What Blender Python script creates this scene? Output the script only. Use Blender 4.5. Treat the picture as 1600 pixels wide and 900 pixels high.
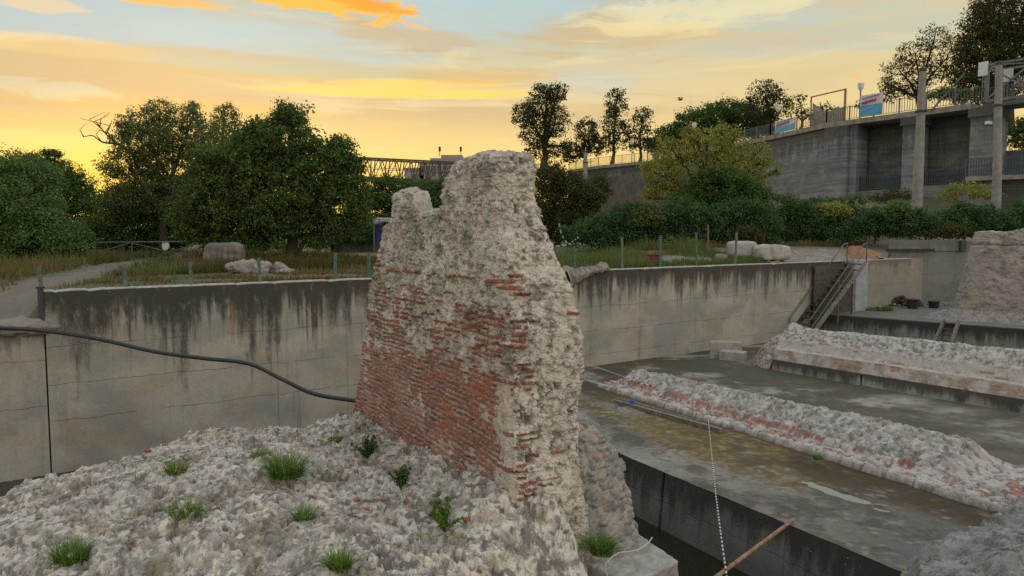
import bpy, math, random
import numpy as np
from mathutils import Vector, Matrix, Euler
R = math.radians
rng = np.random.default_rng(7)
random.seed(7)
scene = bpy.context.scene
for o in list(bpy.data.objects): bpy.data.objects.remove(o)
col = scene.collection

# ------------------------------------------------------------------ camera, sky, sun, exposure
F = 1150.0; HZ = 365.0; EYE = 1.2
PITCH = math.atan((450 - HZ) / F)
cam = bpy.data.cameras.new('camera'); camo = bpy.data.objects.new('camera', cam); col.objects.link(camo)
camo.location = (0, 0, EYE); camo.rotation_euler = (R(90) - PITCH, 0, 0)
cam.sensor_width = 36; cam.lens = 36 * F / 1600; cam.clip_end = 5000; cam.clip_start = .1
scene.camera = camo
scene.render.resolution_x = 1024; scene.render.resolution_y = 576
scene.view_settings.view_transform = 'Standard'; scene.view_settings.look = 'None'
scene.view_settings.exposure = 0.43; scene.view_settings.gamma = 1.0
scene.cycles.use_denoising = False
scene.cycles.max_bounces = 6; scene.cycles.transparent_max_bounces = 8

def s(r, g, b, k=1.0):
    f = lambda c: (c / 12.92 if c <= .04045 else ((c + .055) / 1.055) ** 2.4) * k
    return (f(r), f(g), f(b), 1.0)

class NT:
    """small helper to write node graphs as expressions"""
    def __init__(self, nt): self.nt = nt; self.n = nt.nodes; self.l = nt.links
    def put(self, sock, v):
        if isinstance(v, bpy.types.NodeSocket): self.l.new(v, sock)
        elif v is not None: sock.default_value = v
    def m(self, op, a, b=None, c=None, clamp=False):
        x = self.n.new('ShaderNodeMath'); x.operation = op; x.use_clamp = clamp
        self.put(x.inputs[0], a); self.put(x.inputs[1], b)
        if c is not None: self.put(x.inputs[2], c)
        return x.outputs[0]
    def step(self, v, a, b, lo=0., hi=1.):
        x = self.n.new('ShaderNodeMapRange'); x.interpolation_type = 'SMOOTHSTEP'
        self.put(x.inputs[0], v); x.inputs[1].default_value = a; x.inputs[2].default_value = b
        x.inputs[3].default_value = lo; x.inputs[4].default_value = hi
        return x.outputs[0]
    def xyz(self, v):
        x = self.n.new('ShaderNodeSeparateXYZ'); self.l.new(v, x.inputs[0]); return x.outputs
    def vec(self, a, b, c):
        x = self.n.new('ShaderNodeCombineXYZ')
        for i, v in enumerate((a, b, c)): self.put(x.inputs[i], v)
        return x.outputs[0]
    def noise(self, v, scale=1., detail=4., rough=.55, dist=0., color=False):
        x = self.n.new('ShaderNodeTexNoise'); self.put(x.inputs['Vector'], v)
        x.inputs['Scale'].default_value = scale; x.inputs['Detail'].default_value = detail
        x.inputs['Roughness'].default_value = rough; x.inputs['Distortion'].default_value = dist
        return x.outputs[1 if color else 0]
    def vor(self, v, scale=1., feature='F1', out=0):
        x = self.n.new('ShaderNodeTexVoronoi'); x.feature = feature; self.put(x.inputs['Vector'], v)
        x.inputs['Scale'].default_value = scale
        return x.outputs[out]
    def mix(self, f, a, b, mode='MIX'):
        x = self.n.new('ShaderNodeMix'); x.data_type = 'RGBA'; x.blend_type = mode
        self.put(x.inputs[0], f); self.put(x.inputs[6], a); self.put(x.inputs[7], b)
        return x.outputs[2]
    def ramp(self, f, stops):
        x = self.n.new('ShaderNodeValToRGB'); self.put(x.inputs[0], f); e = x.color_ramp.elements
        while len(e) < len(stops): e.new(.5)
        for i, (p, c) in enumerate(stops): e[i].position = p; e[i].color = c
        return x.outputs[0]
    def map(self, v, sc):
        x = self.n.new('ShaderNodeMapping'); self.put(x.inputs[0], v); x.inputs['Scale'].default_value = sc
        return x.outputs[0]

SUN_AZ = -.42; SUN_EL = R(5)
world = bpy.data.worlds.new('World'); scene.world = world; world.use_nodes = True
w = NT(world.node_tree); w.n.clear()
tc = w.n.new('ShaderNodeTexCoord'); D = tc.outputs['Generated']
dx, dy, dz = w.xyz(D)
az = w.m('ARCTAN2', dx, dy)
sky = w.n.new('ShaderNodeTexSky'); sky.sky_type = 'NISHITA'; sky.sun_disc = False
sky.sun_elevation = SUN_EL; sky.sun_rotation = SUN_AZ; sky.dust_density = 3; sky.air_density = 1.2
warm = w.ramp(dz, [(0, s(1, .80, .36)), (.05, s(1, .84, .46)), (.10, s(.97, .84, .55)), (.17, s(.89, .80, .62)),
                   (.25, s(.76, .76, .65)), (.33, s(.66, .75, .76)), (.55, s(.66, .71, .75)), (1, s(.66, .70, .74))])
pale = w.ramp(dz, [(0, s(.98, .78, .42)), (.1, s(.95, .82, .52)), (.18, s(.89, .80, .58)), (.27, s(.80, .77, .64)),
                   (.36, s(.70, .74, .72)), (.55, s(.66, .71, .75)), (1, s(.66, .70, .74))])
base = w.mix(w.step(az, .0, .42), warm, pale)
cool = w.ramp(dz, [(0, s(.72, .68, .62)), (.2, s(.86, .82, .76)), (.5, s(.79, .77, .74)), (1, s(.66, .70, .74))])
cool = w.mix(w.m('MULTIPLY', w.step(dx, .5, -.75), .62), cool, s(.42, .43, .44))
base = w.mix(w.step(dy, .45, -.35), base, cool)
# layered clouds: stretched noise in azimuth / elevation
cv = w.vec(w.m('MULTIPLY', az, 2.2), w.m('MULTIPLY', w.m('ADD', dz, w.m('MULTIPLY', az, .03)), 15.), 3.3)
n1 = w.noise(cv, 1.7, 7, .60, .5)
band = w.m('MULTIPLY', w.step(dz, .10, .17), w.step(dz, .75, .40))
cm = w.m('MULTIPLY', w.step(n1, .46, .60), band)
base = w.mix(w.m('MULTIPLY', cm, .75), base, w.mix(w.step(az, -.1, .45), s(.80, .68, .49), s(.84, .76, .58)))
cv2 = w.vec(w.m('MULTIPLY', az, 3.), w.m('MULTIPLY', dz, 30.), 9.1)
n2 = w.noise(cv2, 1.3, 8, .62, .8)
zline = w.m('SUBTRACT', dz, w.m('ADD', .193, w.m('MULTIPLY', az, -.01)))
g = w.m('MULTIPLY', w.step(w.m('ABSOLUTE', zline), .022, .004), w.m('MULTIPLY', w.step(az, -.50, -.28), w.step(az, .12, -.02)))
base = w.mix(w.m('MULTIPLY', g, w.step(n2, .35, .6)), base, s(1, .83, .42))
g = w.m('MULTIPLY', w.step(n2, .52, .66), w.m('MULTIPLY', w.step(dz, .14, .24), w.step(dz, .6, .3)))
base = w.mix(w.m('MULTIPLY', g, .55), base, s(.96, .86, .62))
g = w.m('MULTIPLY', w.step(w.noise(cv, 1.1, 5, .5, .3), .50, .62), w.m('MULTIPLY', w.step(dz, .16, .21), w.step(dz, .6, .30)))
base = w.mix(w.m('MULTIPLY', g, .55), base, s(.70, .78, .78))
def blob(a0, z0, ra, rz, tilt=0.):
    a = w.m('DIVIDE', w.m('SUBTRACT', az, a0), ra)
    z = w.m('DIVIDE', w.m('SUBTRACT', w.m('SUBTRACT', dz, z0), w.m('MULTIPLY', w.m('SUBTRACT', az, a0), tilt)), rz)
    d = w.m('ADD', w.m('MULTIPLY', a, a), w.m('MULTIPLY', z, z))
    return w.step(w.m('ADD', d, w.m('MULTIPLY', w.m('SUBTRACT', n2, .5), 4.2)), 1.15, .55)
def adz(px, py):
    x = (px - 800) / F; y = (450 - py) / F; c, q = math.cos(PITCH), math.sin(PITCH); X_, Y_, Z_ = x, c + q * y, -q + c * y
    return math.atan2(X_, Y_), Z_ / math.sqrt(X_ * X_ + Y_ * Y_ + Z_ * Z_)
def patch(px, py, rx, ry, colr, amt, nz=2., nsrc=None, a=1.1, b=.3, tilt=0.):
    a0, z0 = adz(px, py); ra = rx / F * .93; rz = ry / F * .9
    da = w.m('DIVIDE', w.m('SUBTRACT', az, a0), ra)
    dq = w.m('DIVIDE', w.m('SUBTRACT', w.m('SUBTRACT', dz, z0), w.m('MULTIPLY', w.m('SUBTRACT', az, a0), tilt)), rz)
    d = w.m('ADD', w.m('MULTIPLY', da, da), w.m('MULTIPLY', dq, dq))
    k = w.step(w.m('ADD', d, w.m('MULTIPLY', w.m('SUBTRACT', n2 if nsrc is None else nsrc, .5), nz * 2)), a, b)
    global base
    base = w.mix(w.m('MULTIPLY', k, amt), base, colr)
fine_ = w.noise(w.vec(w.m('MULTIPLY', az, 9.), w.m('MULTIPLY', dz, 34.), 2.2), 1.6, 7, .65, .6)
patch(120, 35, 300, 45, s(.66, .76, .80), .75, 1.6, n1)
patch(760, 25, 240, 40, s(.70, .79, .80), .75, 1.6, n1)
patch(480, 70, 260, 34, s(.72, .79, .78), .7, 1.6, n1)
patch(60, 135, 360, 60, s(.79, .68, .50), .85, 1.6, n1, 1.4, .1)
patch(420, 200, 420, 26, s(.94, .80, .50), .3, 1.8, fine_, 1.3, -.1)
patch(60, 190, 240, 14, s(.84, .72, .48), .6, 1.8, fine_, 1.3, -.1)
patch(90, 70, 150, 16, s(.97, .84, .58), .7, 1.6)
patch(330, 100, 330, 26, s(.80, .70, .50), .65, 1.5)
patch(660, 60, 140, 20, s(.78, .70, .56), .7, 1.4, fine_)
patch(520, 112, 300, 12, s(.74, .76, .66), .6, 1.3)
patch(760, 120, 160, 18, s(.84, .70, .46), .6, 1.5)
patch(620, 146, 260, 9, s(1, .85, .42), .85, 1.2)
patch(250, 165, 260, 18, s(.90, .73, .42), .55, 1.5)
patch(1080, 20, 200, 26, s(.92, .87, .68), .7, 1.8, fine_)
patch(1300, 60, 260, 22, s(.74, .76, .70), .5, 1.5, n1)
patch(1020, 45, 110, 14, s(.93, .84, .62), .7, 1.6, fine_)
patch(70, 140, 80, 14, s(.82, .83, .72), .55, 3.5, fine_, 1.3, -.2)
patch(525, 6, 150, 24, s(1, .74, .30), 1., 2.6, fine_, .95, .55, -.10)
patch(560, 2, 90, 12, s(1, .60, .14), .7, 2.6, n2, .9, .4, -.10)
patch(640, 38, 50, 4, s(1, .72, .36), .8, 2.2, fine_, .9, .5, -.22)
patch(250, 1, 110, 8, s(1, .72, .30), .8, 2.2, fine_)
patch(60, 8, 60, 10, s(.93, .80, .58), .6, 2., fine_)
patch(1338, 117, 15, 6, s(1, .74, .46), .75, 6., w.noise(w.vec(w.m('MULTIPLY', az, 30.), w.m('MULTIPLY', dz, 80.), 5.), 1.5, 6, .6), .8, -.4, .35)
# glow of the set sun behind the trees
def glow(a0, z0, ra, rz):
    a = w.m('DIVIDE', w.m('SUBTRACT', az, a0), ra); z = w.m('DIVIDE', w.m('SUBTRACT', dz, z0), rz)
    return w.m('POWER', 2.718, w.m('MULTIPLY', w.m('ADD', w.m('MULTIPLY', a, a), w.m('MULTIPLY', z, z)), -1.))
base = w.mix(w.m('MULTIPLY', glow(-.20, .05, .40, .065), .55), base, s(1, .84, .36))
base = w.mix(w.m('MULTIPLY', glow(-.53, .055, .09, .05), .85), base, s(1, .86, .34))
base = w.mix(w.m('MULTIPLY', w.step(dz, .0, -.12), 1.), base, s(.25, .23, .20))
k10 = w.n.new('ShaderNodeVectorMath'); k10.operation = 'SCALE'; w.l.new(base, k10.inputs[0]); front_ = w.m('MULTIPLY', w.step(dy, -.3, .3), w.step(dz, .6, .33)); w.l.new(w.m('SUBTRACT', 14.0, w.m('MULTIPLY', front_, 6.1)), k10.inputs['Scale'])
add = w.n.new('ShaderNodeVectorMath'); add.operation = 'MULTIPLY_ADD'
w.l.new(sky.outputs[0], add.inputs[0]); add.inputs[1].default_value = (.05, .05, .05); w.l.new(k10.outputs[0], add.inputs[2])
bg = w.n.new('ShaderNodeBackground'); w.l.new(add.outputs[0], bg.inputs[0]); bg.inputs[1].default_value = .1
wo = w.n.new('ShaderNodeOutputWorld'); w.l.new(bg.outputs[0], wo.inputs[0])

sun = bpy.data.lights.new('sun', 'SUN'); suno = bpy.data.objects.new('sun', sun); col.objects.link(suno)
sun.energy = .5; sun.angle = R(12); sun.color = (1, .72, .42)
suno.rotation_euler = Vector((math.sin(SUN_AZ) * math.cos(SUN_EL), math.cos(SUN_AZ) * math.cos(SUN_EL), math.sin(SUN_EL))).to_track_quat('Z', 'Y').to_euler()

# ------------------------------------------------------------------ helpers
def ray(px, py):
    x = (px - 800) / F; y = (450 - py) / F; c, q = math.cos(PITCH), math.sin(PITCH)
    return Vector((x, c + q * y, -q + c * y))
def atY(px, py, Y):
    d = ray(px, py); return Vector((d.x * Y / d.y, Y, EYE + d.z * Y / d.y))
def atZ(px, py, z):
    d = ray(px, py); t = (z - EYE) / d.z; return Vector((d.x * t, d.y * t, z))

def tag(o, label=None, cat=None, group=None, kind=None):
    for k, v in (('label', label), ('category', cat), ('group', group), ('kind', kind)):
        if v: o[k] = v
    return o
def worldloc(p):
    v = Vector((0, 0, 0))
    while p is not None: v += p.location; p = p.parent
    return v
def thing(name, loc, label, cat, group=None):
    o = bpy.data.objects.new(name, None); col.objects.link(o); o.location = loc; o.empty_display_size = .2
    return tag(o, label, cat, group)
def link(name, V, Fq, mat, parent=None, origin=None, smooth=False, colr=None, mats=None, mi=None):
    """V (n,3) world coordinates, Fq (m,4) or list of faces"""
    V = np.asarray(V, dtype=np.float32)
    if origin is None: origin = Vector((float(V[:, 0].mean()), float(V[:, 1].mean()), float(V[:, 2].min()))) if parent is None else Vector((0, 0, 0))
    off = np.array(origin if parent is None else worldloc(parent), dtype=np.float32)
    me = bpy.data.meshes.new(name)
    V = V - off
    if isinstance(Fq, np.ndarray):
        k = Fq.shape[1]; n = len(Fq)
        me.vertices.add(len(V)); me.vertices.foreach_set('co', V.ravel())
        me.loops.add(n * k); me.loops.foreach_set('vertex_index', Fq.astype(np.int32).ravel())
        me.polygons.add(n); me.polygons.foreach_set('loop_start', np.arange(n, dtype=np.int32) * k)
        me.polygons.foreach_set('loop_total', np.full(n, k, dtype=np.int32))
        me.update(calc_edges=True)
    else:
        me.from_pydata([tuple(v) for v in V], [], [tuple(int(i) for i in f) for f in Fq]); me.update()
    if smooth: me.polygons.foreach_set('use_smooth', np.ones(len(me.polygons), dtype=bool))
    if colr is not None:
        a = me.attributes.new('col', 'FLOAT_COLOR', 'POINT')
        c = np.ones((len(V), 4), dtype=np.float32); c[:, :3] = colr
        a.data.foreach_set('color', c.ravel())
    me.materials.append(mat)
    me.validate()
    o = bpy.data.objects.new(name, me); col.objects.link(o)
    if parent is not None: o.parent = parent
    else: o.location = origin
    return o
def grid_faces(r, c, wrap=False):
    i = np.arange(r - 1)[:, None]; j = np.arange(c if wrap else c - 1)[None, :]
    j2 = (j + 1) % c
    return np.stack([i * c + j, i * c + j2, (i + 1) * c + j2, (i + 1) * c + j], -1).reshape(-1, 4)

class MB:
    def __init__(self): self.v = []; self.f = []
    def add(self, V, Fs):
        n = len(self.v); self.v += [Vector(v) for v in V]; self.f += [tuple(i + n for i in f) for f in Fs]; return self
    def hexa(self, b, t):   # bottom ring, top ring (counter clockwise)
        n = len(b)
        return self.add(list(b) + list(t), [tuple(range(n))[::-1], tuple(range(n, 2 * n))] + [(i, (i + 1) % n, (i + 1) % n + n, i + n) for i in range(n)])
    def box(self, c, sz, rz=0., bev=0.):
        c = Vector(c); sx, sy, sz_ = (q / 2 for q in sz); M = Matrix.Rotation(rz, 3, 'Z')
        if bev <= 0:
            P = [(-sx, -sy), (sx, -sy), (sx, sy), (-sx, sy)]
            return self.hexa([c + M @ Vector((x, y, -sz_)) for x, y in P], [c + M @ Vector((x, y, sz_)) for x, y in P])
        P = [(-sx + bev, -sy), (sx - bev, -sy), (sx, -sy + bev), (sx, sy - bev), (sx - bev, sy), (-sx + bev, sy), (-sx, sy - bev), (-sx, -sy + bev)]
        Q = [(x * (1 - bev / sx), y * (1 - bev / sy)) for x, y in P]
        rings = [[c + M @ Vector((x, y, z)) for x, y in pp] for pp, z in ((Q, -sz_), (P, -sz_ + bev), (P, sz_ - bev), (Q, sz_))]
        V = sum(rings, []); Fs = [tuple(range(8))[::-1], tuple(range(24, 32))]
        for k in range(3): Fs += [(k * 8 + i, k * 8 + (i + 1) % 8, (k + 1) * 8 + (i + 1) % 8, (k + 1) * 8 + i) for i in range(8)]
        return self.add(V, Fs)
    def beam(self, a, b, wd, ht=None):
        a, b = Vector(a), Vector(b); ht = ht or wd; d = (b - a).normalized()
        u = d.cross(Vector((0, 0, 1)))
        if u.length < 1e-3: u = Vector((1, 0, 0))
        u.normalize(); v = u.cross(d).normalized()
        q = [(-1, -1), (1, -1), (1, 1), (-1, 1)]
        return self.hexa([a + u * x * wd / 2 + v * y * ht / 2 for x, y in q], [b + u * x * wd / 2 + v * y * ht / 2 for x, y in q])
    def tube(self, pts, r, n=6, cap=True):
        pts = [Vector(p) for p in pts]; rr = r if isinstance(r, (list, tuple)) else [r] * len(pts)
        V = []; up = Vector((.31, .2, .93))
        for i, p in enumerate(pts):
            d = (pts[min(i + 1, len(pts) - 1)] - pts[max(i - 1, 0)]).normalized()
            u = d.cross(up)
            if u.length < .1: u = d.cross(Vector((1, 0, 0)))
            u.normalize(); v = d.cross(u)
            V += [p + (u * math.cos(2 * math.pi * k / n) + v * math.sin(2 * math.pi * k / n)) * rr[i] for k in range(n)]
        Fs = [(i * n + k, i * n + (k + 1) % n, (i + 1) * n + (k + 1) % n, (i + 1) * n + k) for i in range(len(pts) - 1) for k in range(n)]
        if cap: Fs += [tuple(range(n))[::-1], tuple(range(len(V) - n, len(V)))]
        return self.add(V, Fs)
    def build(self, name, mat, parent=None, smooth=False, origin=None):
        return link(name, [tuple(v) for v in self.v], self.f, mat, parent, origin, smooth)

# numpy noise -------------------------------------------------------
def h3(ix, iy, iz, seed=0):
    n = (ix.astype(np.int64) * 374761393 + iy.astype(np.int64) * 668265263 + iz.astype(np.int64) * 2147483647 + seed * 1274126177) & 0xffffffff
    n = ((n ^ (n >> 13)) * 1274126177) & 0xffffffff
    n = ((n ^ (n >> 16)) * 2246822519) & 0xffffffff
    return ((n ^ (n >> 15)) & 0xffffff).astype(np.float32) / 16777216.
def vnoise(P, seed=0):
    I = np.floor(P).astype(np.int64); f = (P - I).astype(np.float32); u = f * f * f * (f * (f * 6 - 15) + 10)
    out = 0
    for a in (0, 1):
        for b in (0, 1):
            for c in (0, 1):
                wt = (u[..., 0] if a else 1 - u[..., 0]) * (u[..., 1] if b else 1 - u[..., 1]) * (u[..., 2] if c else 1 - u[..., 2])
                out = out + wt * h3(I[..., 0] + a, I[..., 1] + b, I[..., 2] + c, seed)
    return out * 2 - 1
def fbm(P, sc, oct=4, seed=0, rough=.55):
    o = 0; a = 1; t = 0; P = np.asarray(P, dtype=np.float32) / sc
    for k in range(oct):
        o = o + a * vnoise(P + k * 17.3, seed + k); t += a; a *= rough; P = P * 2.03
    return o / t
def worley(P, seed=0):
    P = np.asarray(P, dtype=np.float32); I = np.floor(P).astype(np.int64); f = P - I
    d1 = np.full(P.shape[:-1], 9., np.float32); d2 = d1.copy(); idv = np.zeros_like(d1)
    for a in (-1, 0, 1):
        for b in (-1, 0, 1):
            for c in (-1, 0, 1):
                x, y, z = I[..., 0] + a, I[..., 1] + b, I[..., 2] + c
                r1 = h3(x, y, z, seed + 1); r2 = h3(x, y, z, seed + 2); r3 = h3(x, y, z, seed + 3)
                d = (a + r1 - f[..., 0]) ** 2 + (b + r2 - f[..., 1]) ** 2 + (c + r3 - f[..., 2]) ** 2
                m = d < d1
                d2 = np.where(m, d1, np.minimum(d2, d)); idv = np.where(m, r1 * .7 + r3 * .3, idv); d1 = np.where(m, d, d1)
    return np.sqrt(d1), np.sqrt(d2), idv
def sst(x, a, b):
    t = np.clip((x - a) / (b - a), 0, 1); return t * t * (3 - 2 * t)
def lerp(a, b, t): return a + (b - a) * t
def mixc(A, B, m): return A + (np.asarray(B, dtype=np.float32) - A) * m[..., None]

# ------------------------------------------------------------------ materials
def newmat(name):
    m = bpy.data.materials.new(name); m.use_nodes = True; n = NT(m.node_tree)
    b = m.node_tree.nodes['Principled BSDF']; return m, n, b
def bump(n, b, h, st=.5, dist=.01):
    x = n.n.new('ShaderNodeBump'); x.inputs['Strength'].default_value = st; x.inputs['Distance'].default_value = dist
    n.put(x.inputs['Height'], h); n.l.new(x.outputs[0], b.inputs['Normal'])
def simple(name, c1, c2=None, scale=6., rough=.8, bmp=.3, metal=0., det=5, bd=.01):
    m, n, b = newmat(name); tc = n.n.new('ShaderNodeTexCoord'); v = tc.outputs['Object']
    c2 = c2 or tuple(x * .7 for x in c1[:3]) + (1,)
    f = n.noise(v, scale, det, .6, .3); n.l.new(n.mix(n.step(f, .35, .65), c1, c2), b.inputs['Base Color'])
    b.inputs['Roughness'].default_value = rough; b.inputs['Metallic'].default_value = metal
    if bmp: bump(n, b, n.noise(v, scale * 6, 4, .6), bmp, bd)
    return m
def attrmat(name, fine=60., rough=.95, amt=.35, bmp=.6, bd=.006, specks=0.):
    m, n, b = newmat(name); a = n.n.new('ShaderNodeAttribute'); a.attribute_name = 'col'
    tc = n.n.new('ShaderNodeTexCoord'); v = tc.outputs['Object']
    f = n.noise(v, fine, 5, .7); g2 = n.noise(v, fine * .23, 4, .6)
    k = n.m('ADD', n.m('MULTIPLY', n.m('SUBTRACT', f, .5), amt * 2), n.m('ADD', 1., n.m('MULTIPLY', n.m('SUBTRACT', g2, .5), amt)))
    if specks:
        sp = n.m('MULTIPLY', n.step(n.noise(v, fine * .55, 3, .6), .60, .70), n.step(n.noise(v, 5., 3, .6), .40, .55))  # dark specks painted as the shade of pits too fine for the mesh
        k = n.m('MULTIPLY', k, n.m('SUBTRACT', 1., n.m('MULTIPLY', sp, specks)))
    x = n.n.new('ShaderNodeVectorMath'); x.operation = 'SCALE'; n.l.new(a.outputs['Color'], x.inputs[0]); n.l.new(k, x.inputs['Scale'])
    n.l.new(x.outputs[0], b.inputs['Base Color']); b.inputs['Roughness'].default_value = rough
    bump(n, b, n.m('ADD', f, n.m('MULTIPLY', n.vor(v, fine * .8), .6)), bmp, bd)
    return m
M = {}
M['masonry'] = attrmat('masonry', 55., .95, .5, 1., .012, .45)
M['rock'] = attrmat('rubble concrete', 40., .97, .45, 1., .016, .40)
M['slab'] = attrmat('slab', 34., .88, .6, .5, .006, .5)
M['slab'].node_tree.nodes['Principled BSDF'].inputs['Specular IOR Level'].default_value = .25
M['ground'] = attrmat('ground', 5., 1., .5, .5, .03)

def concrete(name, top=0., stain=1., joints=(), vj=(), base=((.42, .40, .35), (.28, .275, .25)), dark=(.045, .042, .035), slen=.9, rust=None, seed=0., rot=None, boards=0., fade=None):
    """cast concrete wall in local coordinates: x along, z up; stains run down from the top edge"""
    m, n, b = newmat(name); tc = n.n.new('ShaderNodeTexCoord'); v = tc.outputs['Object']; x, y, z = n.xyz(v)
    if rot: x = n.m('ADD', n.m('MULTIPLY', x, rot[0]), n.m('MULTIPLY', y, rot[1])); v = n.vec(x, 0., z)
    big = n.noise(n.map(v, (.5, .5, .8)), 1., 5, .6, .4)
    c = n.mix(n.step(big, .38, .62), base[0] + (1,), base[1] + (1,))
    c = n.mix(n.m('MULTIPLY', n.step(n.noise(n.map(v, (.7, .7, 1.1)), 1., 5, .65), .50, .66), .55), c, tuple(q * t for q, t in zip(base[0], (.85, .70, .52))) + (1,))
    c = n.mix(n.m('MULTIPLY', n.step(n.noise(n.map(v, (.5, .5, .4)), 2.1, 6, .7), .52, .68), .5), c, tuple(q * .55 for q in base[0]) + (1,))
    mot = n.noise(v, 14., 6, .7); c = n.mix(n.m('MULTIPLY', n.step(mot, .3, .75), .28), c, (.17, .17, .15, 1))
    if boards:
        bd_ = n.noise(n.vec(n.m('MULTIPLY', x, .12), seed, n.m('MULTIPLY', z, 5.)), 1., 4, .7); c = n.mix(n.m('MULTIPLY', n.step(bd_, .42, .64), boards), c, tuple(q * .5 for q in base[1]) + (1,))
        bd_ = n.noise(n.vec(n.m('MULTIPLY', x, .5), seed + 5, n.m('MULTIPLY', z, .7)), 1., 5, .7); c = n.mix(n.m('MULTIPLY', n.step(bd_, .50, .68), boards), c, tuple(q * 1.35 for q in base[0]) + (1,))
    # wide and narrow runs
    dep = n.m('SUBTRACT', top, z)
    col1 = n.noise(n.vec(n.m('MULTIPLY', x, 1.1), seed, 0.), 1., 3, .6); xw = n.m('ADD', x, n.m('MULTIPLY', n.noise(n.vec(n.m('MULTIPLY', x, .35), seed + 7, 0.), 1., 3, .6), 5.)); col2 = n.noise(n.vec(n.m('MULTIPLY', xw, 5.), n.m('MULTIPLY', z, .15), seed), 1., 4, .65)
    ln = n.m('MULTIPLY', n.m('ADD', n.m('MULTIPLY', n.step(col1, .3, .72), 1.3), n.m('ADD', n.m('MULTIPLY', n.step(col2, .40, .80), 1.3), n.m('MULTIPLY', n.step(n.noise(n.vec(n.m('MULTIPLY', x, 2.3), n.m('MULTIPLY', z, .1), seed + 9), 1., 3, .6), .5, .7), .9))), slen)
    ln = n.m('ADD', ln, .20 * slen)
    if fade: ln = n.m('MULTIPLY', ln, n.step(x, fade[0], fade[1], 1., fade[2]))
    rel = n.m('DIVIDE', dep, ln)
    edge = n.m('ADD', rel, n.m('MULTIPLY', n.m('SUBTRACT', n.noise(n.map(v, (5, 5, 1.6)), 1., 8, .8), .5), 2.2))
    st = n.step(edge, 1.25, .30)
    c = n.mix(n.m('MULTIPLY', n.m('MULTIPLY', st, min(1., .97 * stain)), n.step(n.noise(n.map(v, (3., 3., 1.4)), 1., 7, .75), .22, .46)), c, dark + (1,))
    # faint long runs all the way down
    c = n.mix(n.m('MULTIPLY', n.step(n.noise(n.vec(n.m('MULTIPLY', x, 2.6), n.m('MULTIPLY', z, .22), seed + 3), 1., 5, .7), .54, .72), .45 * stain), c, (.12, .12, .10, 1))
    # pale lichen specks inside the dark band
    sp = n.m('MULTIPLY', n.step(n.vor(v, 11.), .16, .08), n.step(n.noise(v, 3., 3, .6), .5, .6))
    c = n.mix(n.m('MULTIPLY', n.m('MULTIPLY', sp, st), .7), c, (.42, .42, .40, 1))
    jm = None
    for zz in joints:
        wv = n.m('ADD', n.m('SUBTRACT', z, zz), n.m('MULTIPLY', n.m('SUBTRACT', n.noise(n.map(v, (1.1, 1, .3)), 1., 6, .7), .5), .22))
        q = n.m('MULTIPLY', n.step(n.m('ABSOLUTE', wv), .014, .002), n.step(n.noise(n.map(v, (.9, 1, 1)), 1.3, 3, .5), .36, .48))
        jm = q if jm is None else n.m('MAXIMUM', jm, q)
    for xx in vj:
        wv = n.m('ADD', n.m('SUBTRACT', x, xx), n.m('MULTIPLY', n.m('SUBTRACT', n.noise(n.map(v, (1, 1, 1.)), 1.4, 4, .6), .5), .05))
        q = n.m('MULTIPLY', n.step(n.m('ABSOLUTE', wv), .016, .005), .8)
        jm = q if jm is None else n.m('MAXIMUM', jm, q)
    if jm is not None: c = n.mix(n.m('MULTIPLY', jm, .42), c, (.05, .045, .04, 1))
    if rust:
        for (rx, rz0, rz1, rw) in rust:
            q = n.m('MULTIPLY', n.step(n.m('ABSOLUTE', n.m('ADD', n.m('SUBTRACT', x, rx), n.m('MULTIPLY', n.m('SUBTRACT', mot, .5), rw * .8))), rw, rw * .2), n.m('MULTIPLY', n.step(z, rz0 - .1, rz0 + .3), n.step(z, rz1 + .06, rz1 - .1)))
            c = n.mix(n.m('MULTIPLY', q, .55), c, (.30, .14, .045, 1))
    n.l.new(c, b.inputs['Base Color']); b.inputs['Roughness'].default_value = .9
    hgt = n.m('ADD', n.m('MULTIPLY', mot, .6), n.m('MULTIPLY', n.noise(v, 60., 4, .7), .5))
    if jm is not None: hgt = n.m('SUBTRACT', hgt, n.m('MULTIPLY', jm, 1.6))
    bump(n, b, hgt, .5, .012)
    return m

M['dusty'] = simple('dusty concrete', (.42, .40, .36, 1), (.30, .28, .25, 1), 5, .95, .6)
M['pole'] = simple('pole concrete', (.30, .29, .27, 1), (.21, .21, .20, 1), 3, .9, .3)
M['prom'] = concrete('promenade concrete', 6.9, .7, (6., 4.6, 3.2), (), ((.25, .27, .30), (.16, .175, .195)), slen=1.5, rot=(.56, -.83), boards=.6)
M['promshade'] = concrete('shaded promenade concrete', 6.9, .6, (6., 4.6, 3.2), (), ((.17, .185, .185), (.10, .12, .115)), slen=2., rot=(.56, -.83), boards=.6)  # darker copy of the promenade concrete, shade of recesses and undersides put into colour
M['coping'] = simple('coping concrete', (.32, .30, .27, 1), (.20, .19, .17, 1), 2, .9, .4)
M['hose'] = simple('black hose', (.02, .02, .022, 1), (.03, .03, .03, 1), 20, .45, .2)
M['steel'] = simple('weathered steel', (.16, .16, .15, 1), (.10, .09, .08, 1), 6, .6, .3, .4)
M['tread'] = simple('wooden tread', (.10, .085, .07, 1), (.05, .045, .04, 1), 8, .85, .4)
M['timber'] = simple('grey timber', (.24, .22, .19, 1), (.13, .12, .10, 1), 8, .9, .5)
M['greenpost'] = simple('green painted steel', (.035, .13, .09, 1), (.07, .14, .11, 1), 9, .6, .2)
M['greypost'] = simple('grey steel post', (.13, .17, .155, 1), (.08, .10, .085, 1), 9, .6, .2)
M['darkpost'] = simple('dark steel', (.03, .04, .04, 1), (.05, .05, .05, 1), 9, .6, .2)
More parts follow.
